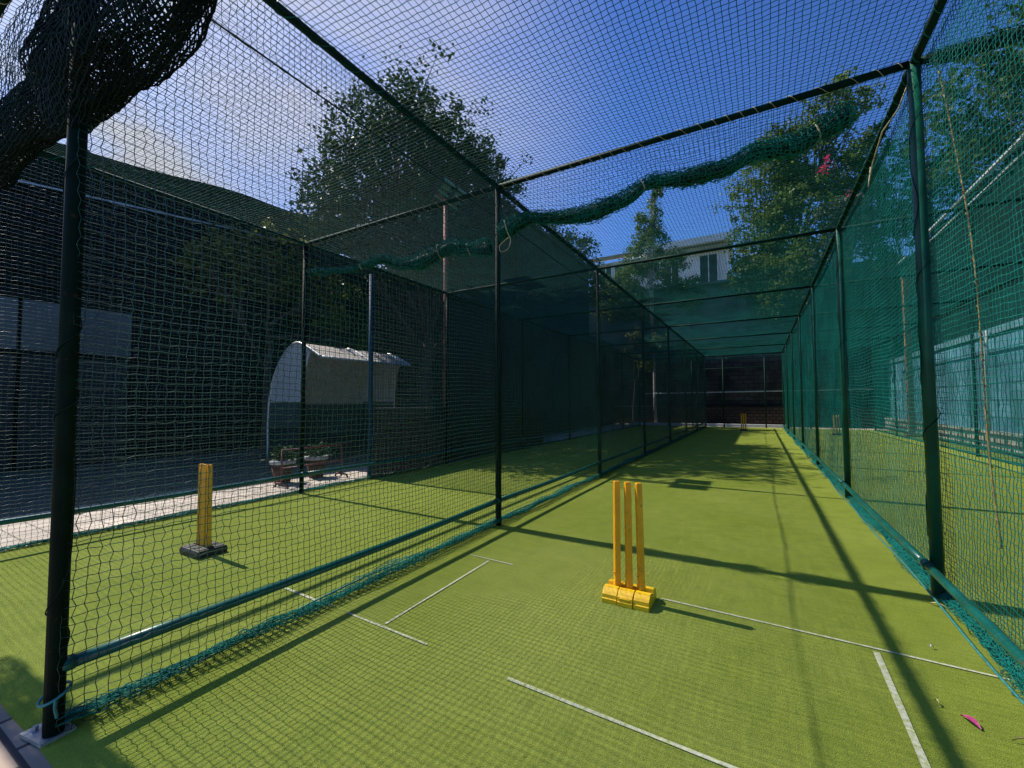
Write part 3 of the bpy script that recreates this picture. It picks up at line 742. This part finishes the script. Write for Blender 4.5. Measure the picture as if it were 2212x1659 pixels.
# ------------------------------------------------------------------ team shelter
def shelter():
    t = thing('team_shelter', 'arched team shelter with pale lit canopy beside the paving', 'shelter', (-8.5, 5.65, 0))
    ya, yb = 5.65, 8.25
    prof = [(-9.50, 0.05), (-9.52, 0.8), (-9.48, 1.35), (-9.36, 1.78), (-9.12, 2.17), (-8.84, 2.44), (-8.56, 2.555), (-8.30, 2.50), (-8.00, 2.36), (-7.72, 2.21)]
    # smooth the hoop
    P = np.array(prof); s = np.linspace(0, len(P) - 1, 46)
    def cr(k):
        i = int(min(max(math.floor(k), 0), len(P) - 2)); f = k - i
        p0 = P[max(i - 1, 0)]; p1 = P[i]; p2 = P[i + 1]; p3 = P[min(i + 2, len(P) - 1)]
        return 0.5 * ((2 * p1) + (-p0 + p2) * f + (2 * p0 - 5 * p1 + 4 * p2 - p3) * f * f + (-p0 + 3 * p1 - 3 * p2 + p3) * f ** 3)
    C = [cr(k) for k in s]
    V = []; F = []; n = len(C)
    for j, y in enumerate((ya + 0.03, yb - 0.03)):
        for off in (0.0, -0.012):
            for (x, z) in C: V.append((x - off * 0.7, y, z + off))
    for i in range(n - 1):
        F.append((i, i + 1, 2 * n + i + 1, 2 * n + i)); F.append((n + i, 3 * n + i, 3 * n + i + 1, n + i + 1))
    F.append((n - 1, 2 * n - 1, 4 * n - 1, 3 * n - 1)); F.append((0, 2 * n, 3 * n, n))
    mesh_np('canopy', np.array(V), np.array(F), M['canopy'], t, smooth=True)
    for y in (ya, (ya + yb) / 2, yb):
        MB().tube([(x, y, z) for x, z in C], 0.028, 10).build('frame_hoop', M['frame'], t, smooth=True)
    MB().tube([(C[-1][0], ya, C[-1][1]), (C[-1][0], yb, C[-1][1])], 0.025, 10).build('front_rail', M['frame'], t, smooth=True)
    # legs at the front of the end panels
    for y, nm in ((ya, 'pale'), (yb, 'grey')):
        MB().tube([(-8.06, y, 2.36), (-8.2, y, 2.05), (-8.28, y, 1.6), (-8.30, y, 0.0)], 0.02, 8).build('end_post', M['frame'], t, smooth=True)
        def pan(z0, z1, mat, name):
            V = []
            left = [(x, z) for x, z in C if z0 <= z <= z1 and x < -8.1]
            xl0 = np.interp(z0, [c[1] for c in C[:26]], [c[0] for c in C[:26]])
            left = [(xl0, z0)] + left
            if z1 > 2.3: right = [(-8.10, 2.36), (-8.2, 2.05), (-8.28, 1.6), (-8.30, z0)]
            else: right = [(-8.30, z1), (-8.30, z0)]; left = left + [(np.interp(z1, [c[1] for c in C[:26]], [c[0] for c in C[:26]]), z1)]
            MB().prism(left + right, 'y', y - 0.006, y + 0.006).build(name, mat, t)
        pan(1.29, 2.6, M['panel_pale'], 'side_panel'); pan(0.75, 1.27, M['panel_grey'], 'side_panel'); pan(0.06, 0.73, M['door_grey'], 'side_panel')  # clear end pane split into tones: reflected sky and horizon put into colour
    MB().box((-9.40, (ya + yb) / 2, 0.64), (0.02, yb - ya - 0.1, 1.2)).build('back_panel', M['panel_grey'], t)
    b = MB().box((-9.1, (ya + yb) / 2, 0.45), (0.42, yb - ya - 0.3, 0.05))
    for y in (ya + 0.4, yb - 0.4): b.box((-9.1, y, 0.21), (0.36, 0.05, 0.42))
    b.build('bench', M['door_grey'], t)
shelter()

# barrier with two pots behind
t = thing('metal_barrier', 'low maroon metal barrier frame standing before two terracotta pots', 'barrier', (-6.25, 4.4, 0))
bm_ = MB(); ya, yb = 3.93, 5.0; x = -6.25
bm_.tube([(x, ya, 0.02), (x, ya, 0.55), (x, yb, 0.55), (x, yb, 0.02)], 0.016, 8)
bm_.tube([(x, ya, 0.28), (x, yb, 0.28)], 0.010, 8)
bm_.build('frame', M['maroon'], t, smooth=True)
for y in (ya, yb):
    MB().tube([(x - 0.16, y, 0.0), (x - 0.13, y, 0.05), (x, y, 0.06), (x + 0.13, y, 0.05), (x + 0.16, y, 0.0)], 0.016, 8).build('foot', M['maroon'], t, smooth=True)
MB().tube([(x, ya + 0.1, 0.52), (x + 0.0, ya + 0.45, 0.42), (x, ya + 0.8, 0.52)], 0.006, 6).build('chain', M['rubber'], t, smooth=True)
def leaves(centers, size, seed, flat=0.6):
    """rhombus leaves at centers (n,3) -> V,F"""
    g = np.random.default_rng(seed); n = len(centers)
    d = g.normal(size=(n, 3)); d[:, 2] = d[:, 2] * 0.6 - 0.25; d /= np.linalg.norm(d, axis=1, keepdims=True)
    w = np.cross(d, g.normal(size=(n, 3))); w /= np.linalg.norm(w, axis=1, keepdims=True) + 1e-9
    nn = np.cross(d, w)
    L = size * g.uniform(0.55, 1.25, (n, 1)); Wd = L * g.uniform(0.28, 0.42, (n, 1)); K = L * g.uniform(-0.12, 0.2, (n, 1))
    a = centers - d * L / 2; c = centers + d * L / 2 + nn * K * 0.6
    b = centers + w * Wd + nn * K * 0.5; e = centers - w * Wd + nn * K * 0.5
    V = np.stack([a, b, c, e], 1).reshape(-1, 3)
    F = np.arange(n * 4).reshape(n, 4)
    return V, F
for i, (px, py, lb) in enumerate(((-6.62, 4.18, 'terracotta pot with a dark plant and pale rim, left of its twin behind the barrier'), (-6.62, 4.78, 'terracotta pot with a dark plant and white rim, right of its twin behind the barrier'))):
    t = thing('plant_pot', lb, 'plant pot', (px, py, 0), 'terracotta pots behind the barrier')
    MB().tube([(px, py, 0.0), (px, py, 0.03), (px, py, 0.30)], [0.115, 0.12, 0.17], 16).build('pot', M['terracotta'], t, smooth=True)
    MB().tube([(px, py, 0.302), (px, py, 0.36)], [0.19, 0.195], 16).build('rim', M['whitecloth'], t, smooth=True)
    g = np.random.default_rng(i); c = g.normal(size=(260, 3)) * (0.09, 0.09, 0.07) + (px, py, 0.43)
    c[:, 2] = np.maximum(c[:, 2], 0.38)
    V, F = leaves(c, 0.07, i); mesh_np('plant', V, F, M['leaf_dark'], t)

# ------------------------------------------------------------------ dark mesh screen with blue post
t = thing('mesh_screen', 'dark square mesh screen with a blue post outside the net beside the shelter', 'mesh screen', (-5.66, 5.09, 0))
MB().tube([(-5.66, 5.09, 0), (-5.66, 5.09, 3.44)], 0.038, 12).build('post', M['bluepost'], t, smooth=True)
sc = Net(); ya, yb = 5.11, 12.4; c = 0.06; nu = int((yb - ya) / c)
def fs(iu, iv):
    y = ya + iu * c; z = 0.03 + iv * c
    return np.stack([-5.70 + 0.012 * wob(y, z, 9, 1.0, 1.2), y + 0 * z, z + 0 * y], -1)
grid_net(sc, fs, nu, 56, 0.0052, (1, 0, 0), [(9999, 2)], [(9999, 3)], jit=0.001, seed=3)
sc.build('screen_mesh', M['twine_black'], t)
sc = Net(); c2 = 0.03; nu2 = int((yb - ya - 0.5) / c2)
def fs2(iu, iv):
    y = ya + iu * c2; z = 0.03 + iv * c2
    return np.stack([-5.73 + 0.012 * wob(y, z, 9, 1.0, 1.2), y + 0 * z, z + 0 * y], -1)
grid_net(sc, fs2, nu2, 38, 0.0115, (1, 0, 0), [(9999, 4)], [(9999, 4)], jit=0.001, seed=4)
sc.build('lower_mesh', M['twine_black'], t)

# ------------------------------------------------------------------ buildings on the left
t = thing('slatted_building', 'tall dark slat clad building behind the paving at far left', 'building', (-12.5, 0, 0))
prof = [(-12.95, 0.0)]
for i in range(28):
    z = i * 0.225; prof += [(-12.40, z), (-12.375, z + 0.03), (-12.43, z + 0.215)]
prof += [(-12.95, 6.3)]
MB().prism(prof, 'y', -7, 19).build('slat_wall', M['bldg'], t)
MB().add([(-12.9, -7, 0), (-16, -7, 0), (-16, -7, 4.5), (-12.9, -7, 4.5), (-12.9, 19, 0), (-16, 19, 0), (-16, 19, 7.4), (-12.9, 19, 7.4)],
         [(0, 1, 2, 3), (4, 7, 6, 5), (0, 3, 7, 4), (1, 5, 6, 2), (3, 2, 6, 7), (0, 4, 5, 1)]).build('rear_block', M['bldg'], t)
# shade cloth raised on the parapet
V = []; F = []; n = 130
for i in range(n + 1):
    y = -7 + 26.0 * i / n; zt = 6.35 + 0.11 * y
    V += [(-12.36, y, zt - 0.98), (-12.36 - 0.06 * math.sin(y * 1.7), y, zt - 0.4), (-12.36 + 0.03 * math.sin(y * 2.3), y, zt + 0.05 * math.sin(y * 1.3))]
for i in range(n): a = 3 * i; F += [(a, a + 3, a + 4, a + 1), (a + 1, a + 4, a + 5, a + 2)]
mesh_np('parapet_cloth', np.array(V), np.array(F), M['cloth'], t, smooth=True)
MB().box((-12.32, 2.0, 5.55), (0.05, 17.8, 0.035), rx=R(6.3)).build('gutter', M['galv'], t)
w = MB()
for y0, y1 in ((-2.4, 0.1), (0.16, 2.4), (2.46, 4.14)):
    w.box((-12.36, (y0 + y1) / 2, 2.82), (0.05, y1 - y0, 0.98))
fr = w.build('window', M['pane'], t)
m = MB()
for z in (2.28, 3.36): m.box((-12.34, 0.87, z), (0.08, 6.6, 0.07))
m.build('window_frame', M['bldg'], fr)
m = MB()
for y0, y1 in ((-2.4, 0.1), (0.16, 2.4), (2.46, 4.1)): m.box((-12.36, (y0 + y1) / 2, 1.12), (0.05, y1 - y0 - 0.03, 2.2))
m.build('door', M['door_grey'], t)

t = thing('grey_building', 'dark grey rendered block rising behind the lanes under the big tree', 'building', (-7.4, 11, 0))
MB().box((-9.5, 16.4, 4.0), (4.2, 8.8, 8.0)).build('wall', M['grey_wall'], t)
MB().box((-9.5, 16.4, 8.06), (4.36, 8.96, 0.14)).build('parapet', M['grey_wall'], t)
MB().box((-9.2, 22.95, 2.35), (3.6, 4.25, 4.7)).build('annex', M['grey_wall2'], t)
for y in (22.2, 23.1):
    o = MB().box((-7.40, y, 3.1), (0.04, 0.55, 1.6)).build('window', M['pane_dark'], t)
    MB().box((-7.37, y, 2.27), (0.07, 0.65, 0.06)).build('sill', M['grey_wall2'], o)
MB().box((-7.44, 16, 2.0), (0.03, 0.04, 4.0)).tube([(-7.36, 13.2, 0), (-7.36, 13.2, 8.0)], 0.045, 10).build('downpipe', M['grey_wall2'], t)

# ------------------------------------------------------------------ far end
t = thing('block_wall', 'shaded stained block wall with a brown stone foot at the far end of the lanes', 'wall', (-1, 25.6, 0))
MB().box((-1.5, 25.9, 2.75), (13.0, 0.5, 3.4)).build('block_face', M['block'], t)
MB().box((-1.5, 25.75, 0.5), (13.0, 0.8, 1.0)).build('stone_foot', M['stone'], t)
MB().box((-1.5, 25.95, 4.55), (13.1, 0.6, 0.2)).build('coping', M['retain'], t)
t = thing('retaining_wall', 'tall weathered concrete retaining wall above the block wall below the white house', 'wall', (-1, 27.2, 0))
MB().box((-1.5, 27.4, 4.0), (19.0, 0.8, 8.0)).build('face', M['retain'], t)
MB().box((-1.5, 27.3, 8.06), (19.2, 1.1, 0.14)).build('coping', M['retain'], t)
mm = MB()
for x in (-6.5, -3.6, -0.7, 2.2): mm.box((x, 26.9, 4.0), (0.45, 0.3, 8.0))
mm.build('buttress', M['retain'], t)
tag(MB().box((-2.6, 24.55, 0.06), (7.6, 0.35, 0.14)).build('kerb', M['pipe_white']), kind='structure')
sheet('terrace', -14, 10, 27.0, 60, 7.9, M['soil'])

t = thing('white_house', 'white flat roofed house on the terrace above the far retaining wall', 'house', (-7, 34, 7.9))
MB().box((-9.6, 36.5, 10.2), (4.4, 5.0, 4.8)).build('wall', M['plaster'], t)
MB().box((-4.6, 37.0, 10.3), (5.6, 5.0, 5.0)).build('wall', M['plaster'], t)
MB().box((-10.2, 34.0, 13.0), (3.4, 1.4, 0.22), rx=R(14)).build('tile_eave', M['tan'], t)
MB().box((-4.6, 36.6, 13.0), (6.2, 6.2, 0.5)).build('roof_slab', M['plaster'], t)
MB().box((-3.2, 34.2, 12.5), (3.6, 0.7, 0.25)).build('tile_eave', M['tan'], t)
MB().box((-8.2, 38.2, 13.1), (3.0, 3.0, 1.3)).build('roof_room', M['plaster'], t)
for (x, z, ww, hh) in ((-10.6, 11.6, 0.9, 1.7), (-9.2, 11.4, 1.3, 1.6), (-3.0, 11.1, 1.15, 2.0), (-5.6, 11.1, 1.0, 1.6)):
    yy = 33.98 if x < -8 else 34.48
    fo = MB().box((x, yy, z), (ww, 0.06, hh)).build('window', M['door_grey'], t)
    MB().box((x, yy - 0.04, z), (0.06, 0.06, hh)).box((x - ww / 2 - 0.04, yy - 0.02, z), (0.08, 0.1, hh + 0.1)).box((x + ww / 2 + 0.04, yy - 0.02, z), (0.08, 0.1, hh + 0.1)).build('frame', M['plaster'], fo)
MB().tube([(-8.0, 33.9, 8), (-8.0, 33.9, 12.8)], 0.06, 8).build('downpipe', M['pipe_white'], t)

# ------------------------------------------------------------------ right side
t = thing('blue_wall', 'blue painted block wall with pale rubble foot beyond the outer net', 'wall', (5.0, 10, 0))
MB().box((5.3, 13.0, 1.70), (0.4, 25.0, 2.4)).build('painted_face', M['blue'], t)
MB().box((5.28, 13.0, 2.98), (0.5, 25.1, 0.16)).build('coping', M['blue_light'], t)
MB().box((5.2, 13.0, 0.25), (0.6, 25.0, 0.5)).build('rubble_foot', M['rubble'], t)
MB().box((4.93, 13.0, 0.03), (0.1, 25.0, 0.07)).build('edge_strip', M['bluepost'], t)
t = thing('green_building', 'tall dark green wall with a white gutter above the blue wall', 'building', (6.0, 14, 0))
V = []; F = []
ys_ = np.linspace(2, 27, 170)
for i, y in enumerate(ys_):
    dx = 0.03 * (1 if (i // 2) % 2 else -1); V += [(5.62 + dx, y, 0), (5.62 + dx, y, 7.33), (9.5, y, 7.6), (9.5, y, 0)]
for i in range(len(ys_) - 1):
    a = 4 * i; F += [(a, a + 1, a + 5, a + 4), (a + 1, a + 2, a + 6, a + 5)]
F += [(0, 3, 2, 1), tuple(4 * (len(ys_) - 1) + k for k in (0, 1, 2, 3))]
MB().add(V, F).build('wall', M['dkgreen'], t)
MB().box((5.5, 12.0, 7.40), (0.09, 20.0, 0.06)).box((5.5, 25.4, 7.30), (0.09, 3.4, 0.06)).build('gutter', M['pipe_white'], t)
MB().box((5.56, 12.0, 7.08), (0.06, 20.0, 0.04)).build('trim', M['pipe_white'], t)
for y in (6.5, 10.2, 13.9, 17.5, 21): MB().tube([(5.52, y, 3.1), (5.52, y, 6.9)], 0.035, 8).build('downpipe', M['dkgreen'], t)
tag(MB().tube([(4.93, 15.2, 0.05), (4.93, 15.2, 2.2), (4.96, 15.2, 3.0)], 0.035, 10).build('water_pipe', M['pipe_white'], smooth=True), 'white upright water pipe fixed to the blue wall', 'pipe')
tag(MB().box((4.6, 20.1, 2.8), (0.16, 0.20, 5.6)).box((4.6, 20.1, 0.04), (0.34, 0.34, 0.08)).box((4.6, 20.1, 5.62), (0.2, 0.24, 0.05)).build('orange_post', M['orange']), 'orange brown upright post rising behind the outer net by the blue wall', 'post')
rp = MB(); pts = []
for i in range(22):
    q = i / 21; pts.append((1.05 + 0.02 * math.sin(q * 5), 3.72 - 0.62 * q ** 0.8 + 0.02 * math.sin(q * 9), 3.46 - 2.95 * q))
rp.tube(pts, 0.0042, 7)
for i in range(0, 21, 1):
    p = pts[i]; rp.tube([(p[0] - 0.006, p[1], p[2]), (p[0] + 0.008, p[1] + 0.004, p[2] - 0.03)], 0.0042, 5)
tag(rp.build('rope', M['rope'], smooth=True), 'frayed yellow rope hanging down the sunlit teal net', 'rope')
tag(MB().tube([(0.93, 3.8, 3.40), (0.90, 3.9, 3.30), (0.89, 4.3, 3.36), (0.90, 4.7, 3.30), (0.92, 5.0, 3.22), (0.95, 5.05, 3.42)], 0.005, 6).build('rope', M['rope_pale'], smooth=True), 'pale cord end dangling from the top rail beside the near beam', 'rope')
def smooth_path(P, k=6):
    P = [Vector(p) for p in P]; out = []
    for i in range(len(P) - 1):
        p0 = P[max(i - 1, 0)]; p1 = P[i]; p2 = P[i + 1]; p3 = P[min(i + 2, len(P) - 1)]
        for j in range(k):
            f = j / k
            out.append(0.5 * ((2 * p1) + (p2 - p0) * f + (2 * p0 - 5 * p1 + 4 * p2 - p3) * f * f + (3 * p1 - p0 - 3 * p2 + p3) * f ** 3))
    return out + [P[-1]]
tag(MB().tube(smooth_path([(-2.20, 3.69, 3.10), (-2.16, 3.68, 2.98), (-2.12, 3.68, 2.88), (-2.15, 3.68, 2.80), (-2.23, 3.68, 2.78), (-2.25, 3.68, 2.84), (-2.20, 3.68, 2.88), (-2.14, 3.69, 2.92)]), 0.0045, 6).build('rope', M['rope_pale'], smooth=True), 'looped pale rope end below the rolled net at the dividing post', 'rope')

# ------------------------------------------------------------------ trees
def tree(name, label, base, top_of_trunk, blobs, nleaf, leaf, lmat, bmat, trunk_r, seed, group=None, gaps=0.55, extra=None, limb_r=0.05):
    """blobs: crown ellipsoids (cx,cy,cz,rx,ry,rz,weight); leaves sit in twig clumps spread through them"""
    t = thing(name, label, 'tree' if name.endswith('tree') else 'shrub', base, group)
    g = np.random.default_rng(seed); B = Vector(base); T = Vector(top_of_trunk)
    tm = MB(); n = 8
    if trunk_r:
        pts = [B + (T - B) * (i / n) + Vector((0.10 * math.sin(i * 1.3 + seed), 0.10 * math.cos(i * 1.7 + seed), 0)) * (i / n) for i in range(n + 1)]
        tm.tube(pts, [trunk_r * (1.25 - 0.75 * i / n) for i in range(n + 1)], 10)
    tot = sum(b[6] for b in blobs); C = []
    for (cx, cy, cz, rx, ry, rz, wt) in blobs:
        k = max(3, int(nleaf * wt / tot / 42)); m = 0
        clumps = []
        while m < k:
            d = g.normal(size=3); d /= np.linalg.norm(d); rad = g.uniform(0.12, 1.0) ** 0.45 * g.uniform(0.80, 1.20) * (1.18 if g.random() < 0.06 else 1.0)
            p = np.array([cx, cy, cz]) + d * rad * np.array([rx, ry, rz])
            if wob(np.array(p[0] * 1.3), np.array(p[1] * 1.1 + p[2] * 1.4), seed + 3) < gaps * g.uniform(-0.6, 1.6): clumps.append(p); m += 1
        size = 0.13 * (rx + ry + rz) / 3 + 0.09
        for p in clumps:
            q = int(g.integers(22, 62)); axis = g.normal(size=3); axis /= np.linalg.norm(axis)
            s = g.uniform(0.5, 1.35) * size
            off = g.normal(size=(q, 3)) * s * 0.5 + axis[None] * g.uniform(-1, 1, (q, 1)) * s * 0.9
            C.append(p[None] + off)
        if trunk_r:
            c = Vector((cx, cy, cz)); start = B + (T - B) * g.uniform(0.55, 1.0)
            tm.tube([start, start.lerp(c, 0.5) + Vector((0, 0, 0.12 * rz)), c], [limb_r, limb_r * 0.7, limb_r * 0.35], 6)
            for p in clumps[:: max(1, len(clumps) // 26)]:
                pv = Vector(p); s0 = start.lerp(c, g.uniform(0.35, 1.0))
                tm.tube([s0, s0.lerp(pv, 0.55) + Vector((0, 0, 0.1)), pv], [limb_r * 0.4, limb_r * 0.25, 0.006], 5, cap=False)
    C = np.concatenate(C)
    V, F = leaves(C, leaf, seed + 1); mesh_np('crown', V, F, lmat, t)
    if trunk_r: tm.build('trunk', bmat, t, smooth=True)
    if extra: extra(t)
    return t
GT = 'trees around the practice nets'
# the big tree behind the shelter
tree('broadleaf_tree', 'big dark broadleaf tree rising behind the shelter and the floodlight', (-9.63, 10.94, 0.00), (-9.73, 11.28, 4.64),
     [(-9.66, 9.55, 9.13, 2.18, 1.84, 2.18, 3.0), (-9.84, 11.74, 9.70, 2.07, 1.84, 1.95, 2.6), (-9.69, 8.18, 7.29, 1.84, 1.49, 1.61, 2.0), (-9.10, 13.56, 9.59, 1.49, 1.61, 1.72, 1.8),
      (-9.40, 10.82, 6.48, 2.30, 2.53, 1.61, 3.0), (-9.07, 14.72, 7.75, 1.26, 1.61, 1.26, 1.4), (-10.80, 8.33, 6.5, 1.0, 1.0, 0.75, 0.7), (-8.44, 12.40, 7.63, 1.49, 1.84, 1.38, 1.6)],
     56000, 0.13, M['leaf_dark'], M['bark'], 0.24, 21, GT, gaps=0.85, limb_r=0.09)
tree('broadleaf_tree', 'olive tinged leafy tree top showing above the dark grey block', (-10.5, 21.9, 0), (-10.3, 21.9, 7.6),
     [(-10.0, 20.0, 9.4, 2.0, 1.9, 1.7, 2), (-9.0, 22.0, 9.0, 1.7, 1.6, 1.6, 2), (-8.4, 23.6, 8.0, 1.2, 1.2, 1.2, 1)],
     14000, 0.14, M['leaf_dark'], M['bark'], 0.22, 33, GT)
tree('broadleaf_tree', 'slender upright tree with a pale trunk in front of the white house', (-5.1, 25.2, 0), (-5.5, 26.4, 9.0),
     [(-5.7, 26.6, 10.3, 1.5, 1.1, 1.4, 2.6), (-5.6, 26.8, 12.2, 0.9, 0.8, 1.4, 1.8), (-5.3, 26.8, 14.0, 0.45, 0.45, 0.9, 0.6), (-6.7, 26.4, 9.2, 1.3, 0.9, 0.9, 1.4), (-4.4, 26.4, 9.3, 1.2, 0.9, 0.8, 1.2)],
     12000, 0.14, M['leaf_sun'], M['bark_pale'], 0.07, 41, GT, limb_r=0.04)
def flowers(t):
    g = np.random.default_rng(3)
    c = np.concatenate([g.normal(size=(34, 3)) * 0.11 + (2.95, 24.3, 12.15), g.normal(size=(20, 3)) * 0.08 + (3.02, 24.3, 12.55), g.normal(size=(7, 3)) * 0.08 + (3.7, 24.4, 10.7)])
    V, F = leaves(c, 0.16, 3); mesh_np('blossom', V, F, M['pink'], t)
tree('broadleaf_tree', 'large sunlit green tree with pink blossom beyond the far end', (2.2, 28.8, 7.9), (2.0, 28.4, 11.0),
     [(0.4, 27.6, 12.5, 2.0, 1.6, 2.6, 3.0), (2.6, 27.4, 14.2, 1.9, 1.6, 2.2, 2.6), (0.2, 27.2, 9.6, 2.0, 1.2, 1.6, 2.0), (2.6, 26.6, 10.6, 2.1, 1.5, 2.2, 2.6), (4.2, 27.2, 12.6, 1.5, 1.5, 2.4, 2.0),
      (2.6, 25.6, 7.8, 1.9, 0.9, 1.5, 1.8), (3.8, 26.6, 16.2, 1.5, 1.3, 1.4, 1.2), (0.3, 26.2, 7.6, 1.4, 0.7, 1.2, 1.2), (1.2, 25.9, 6.3, 1.2, 0.4, 0.9, 0.8), (4.4, 25.6, 6.2, 1.3, 0.7, 1.4, 1.0), (1.2, 27.0, 15.0, 1.2, 1.1, 1.2, 1.0)],
     50000, 0.16, M['leaf_sun'], M['bark'], 0.25, 52, GT, extra=flowers, limb_r=0.08)
tree('broadleaf_tree', 'silvery grey leaved tree hanging over the far right wall', (3.9, 26.2, 0), (3.9, 26.0, 6.8),
     [(3.2, 25.6, 8.8, 1.0, 0.7, 1.6, 2.0), (3.9, 25.6, 10.4, 0.9, 0.7, 1.2, 1.2), (2.6, 25.3, 6.6, 0.8, 0.5, 1.0, 1.0)],
     3000, 0.20, M['leaf_grey'], M['bark'], 0.12, 58, GT)
tree('broadleaf_tree', 'dome topped green tree behind the dark green building', (10.6, 22.0, 0), (10.6, 22.0, 8.0),
     [(10.2, 21.5, 13.6, 2.6, 2.6, 3.0, 3.0), (8.0, 22.0, 11.5, 2.4, 2.4, 2.6, 2.2), (12.6, 21.5, 10.8, 2.4, 2.4, 2.6, 2.0)],
     12000, 0.24, M['leaf_mid'], M['bark'], 0.26, 64, GT)
tree('broadleaf_tree', 'dark tall tree at the right edge above the white gutter', (12.5, 15.5, 0), (12.5, 15.5, 7.5),
     [(12.2, 15.2, 10.6, 2.2, 2.0, 2.6, 2.0), (13.6, 14.0, 11.6, 2.0, 2.0, 2.4, 1.6)],
     6000, 0.24, M['leaf_mid'], M['bark'], 0.24, 68, GT)
tree('broadleaf_tree', 'bushy tree filling the corner behind the far right wall', (6.6, 28.4, 0), (6.6, 28.0, 7.0),
     [(5.8, 27.4, 10.0, 1.9, 1.6, 2.4, 2.2), (7.6, 27.0, 11.0, 2.1, 1.8, 3.0, 2.4), (5.2, 27.0, 13.4, 1.4, 1.4, 1.6, 1.2)],
     8000, 0.23, M['leaf_mid'], M['bark'], 0.2, 71, GT)
GS = 'shrubs by the walls'
tree('leafy_shrub', 'yellow green lit shrub spilling over the paving before the dark building', (-11.7, 6.9, 0), (-11.7, 6.9, 3.6),
     [(-11.7, 6.8, 5.1, 0.8, 1.5, 0.95, 2), (-11.6, 8.6, 4.6, 0.8, 1.3, 0.9, 1.4), (-11.7, 5.5, 4.6, 0.6, 0.9, 0.65, 0.7), (-11.5, 9.3, 3.2, 0.8, 1.3, 1.1, 1.0)],
     6500, 0.12, M['leaf_lite'], M['bark'], 0.08, 83, GS)
tree('leafy_shrub', 'dark bushes growing along the foot of the white house', (-8.2, 27.3, 7.9), (-8.2, 27.2, 8.6),
     [(-7.5, 26.6, 7.1, 1.1, 0.5, 1.2, 1.4), (-6.2, 26.6, 7.5, 1.3, 0.5, 1.3, 1.8), (-4.8, 26.5, 7.3, 1.4, 0.5, 1.3, 1.8), (-3.5, 26.5, 7.6, 1.1, 0.45, 1.0, 1.2), (-8.6, 26.7, 8.6, 1.6, 0.7, 0.8, 1.4), (-6.6, 26.6, 8.1, 1.4, 0.7, 0.9, 1.2), (-7.6, 26.5, 7.0, 1.6, 0.5, 1.0, 1.2), (-3.9, 26.6, 7.7, 1.2, 0.6, 0.7, 1.0)],
     16000, 0.15, M['leaf_sun'], M['bark'], 0.06, 87, GS)
tree('leafy_shrub', 'green foliage spilling down the far retaining wall below the sunlit tree', (1.2, 26.9, 7.9), (1.2, 26.7, 8.4),
     [(-0.7, 26.5, 8.3, 0.9, 0.5, 0.8, 1.0), (0.5, 26.4, 7.4, 1.1, 0.5, 1.1, 1.4), (1.8, 26.3, 7.0, 1.1, 0.5, 1.3, 1.6), (3.1, 26.0, 6.8, 1.0, 0.5, 1.4, 1.4), (0.9, 26.5, 9.2, 1.3, 0.6, 0.9, 1.2)],
     11000, 0.15, M['leaf_sun'], M['bark'], 0.05, 95, GS)
tree('leafy_shrub', 'climbing creeper with yellow leaves beside the grey annex windows', (-6.4, 25.3, 0), (-6.2, 25.3, 4.2),
     [(-6.3, 25.2, 4.6, 0.9, 0.35, 1.0, 1.6), (-5.6, 25.2, 3.6, 0.8, 0.3, 0.6, 0.9), (-4.9, 25.2, 4.6, 0.7, 0.3, 1.0, 1.0)],
     2400, 0.14, M['leaf_lite'], M['bark'], 0.05, 91, GS)

# ------------------------------------------------------------------ litter on the turf
def petal_mesh(x, y, L, w, rz, mat, name, label):
    m = MB(); c, s = math.cos(rz), math.sin(rz); V = []
    for i in range(7):
        q = i / 6; ww = w * math.sin(math.pi * min(max(q, 0.06), 0.94)); zz = 0.008 + 0.012 * math.sin(math.pi * q)
        for k in (-1, 0, 1):
            lx, ly = (q - 0.5) * L, k * ww; V.append((x + lx * c - ly * s, y + lx * s + ly * c, zz + (0.006 if k else 0)))
    F = []
    for i in range(6):
        for k in range(2): a = i * 3 + k; F.append((a, a + 3, a + 4, a + 1))
    m.add(V, F)
    o = m.build(name, mat, None, smooth=True); tag(o, label, 'petal' if 'petal' in name else 'litter'); return o
petal_mesh(0.675, 2.37, 0.075, 0.014, R(-62), M['petal'], 'fallen_petal', 'fallen dark pink petal lying on the turf near the lane edge')
petal_mesh(0.80, 2.33, 0.07, 0.003, R(20), M['straw'], 'dry_stalk', 'thin dry straw stalk beside the pink petal on the turf')
petal_mesh(0.60, 2.45, 0.035, 0.003, R(100), M['straw'], 'dry_stalk', 'short dry straw stalk just above the pink petal')
petal_mesh(0.905, 3.60, 0.07, 0.012, R(-20), M['straw'], 'dry_leaf', 'dry curled leaf at the foot of the near teal fence post')
petal_mesh(0.72, 2.98, 0.02, 0.006, R(40), M['whitecloth'], 'paper_scrap', 'tiny pale scrap lying near the right end of the crease line')
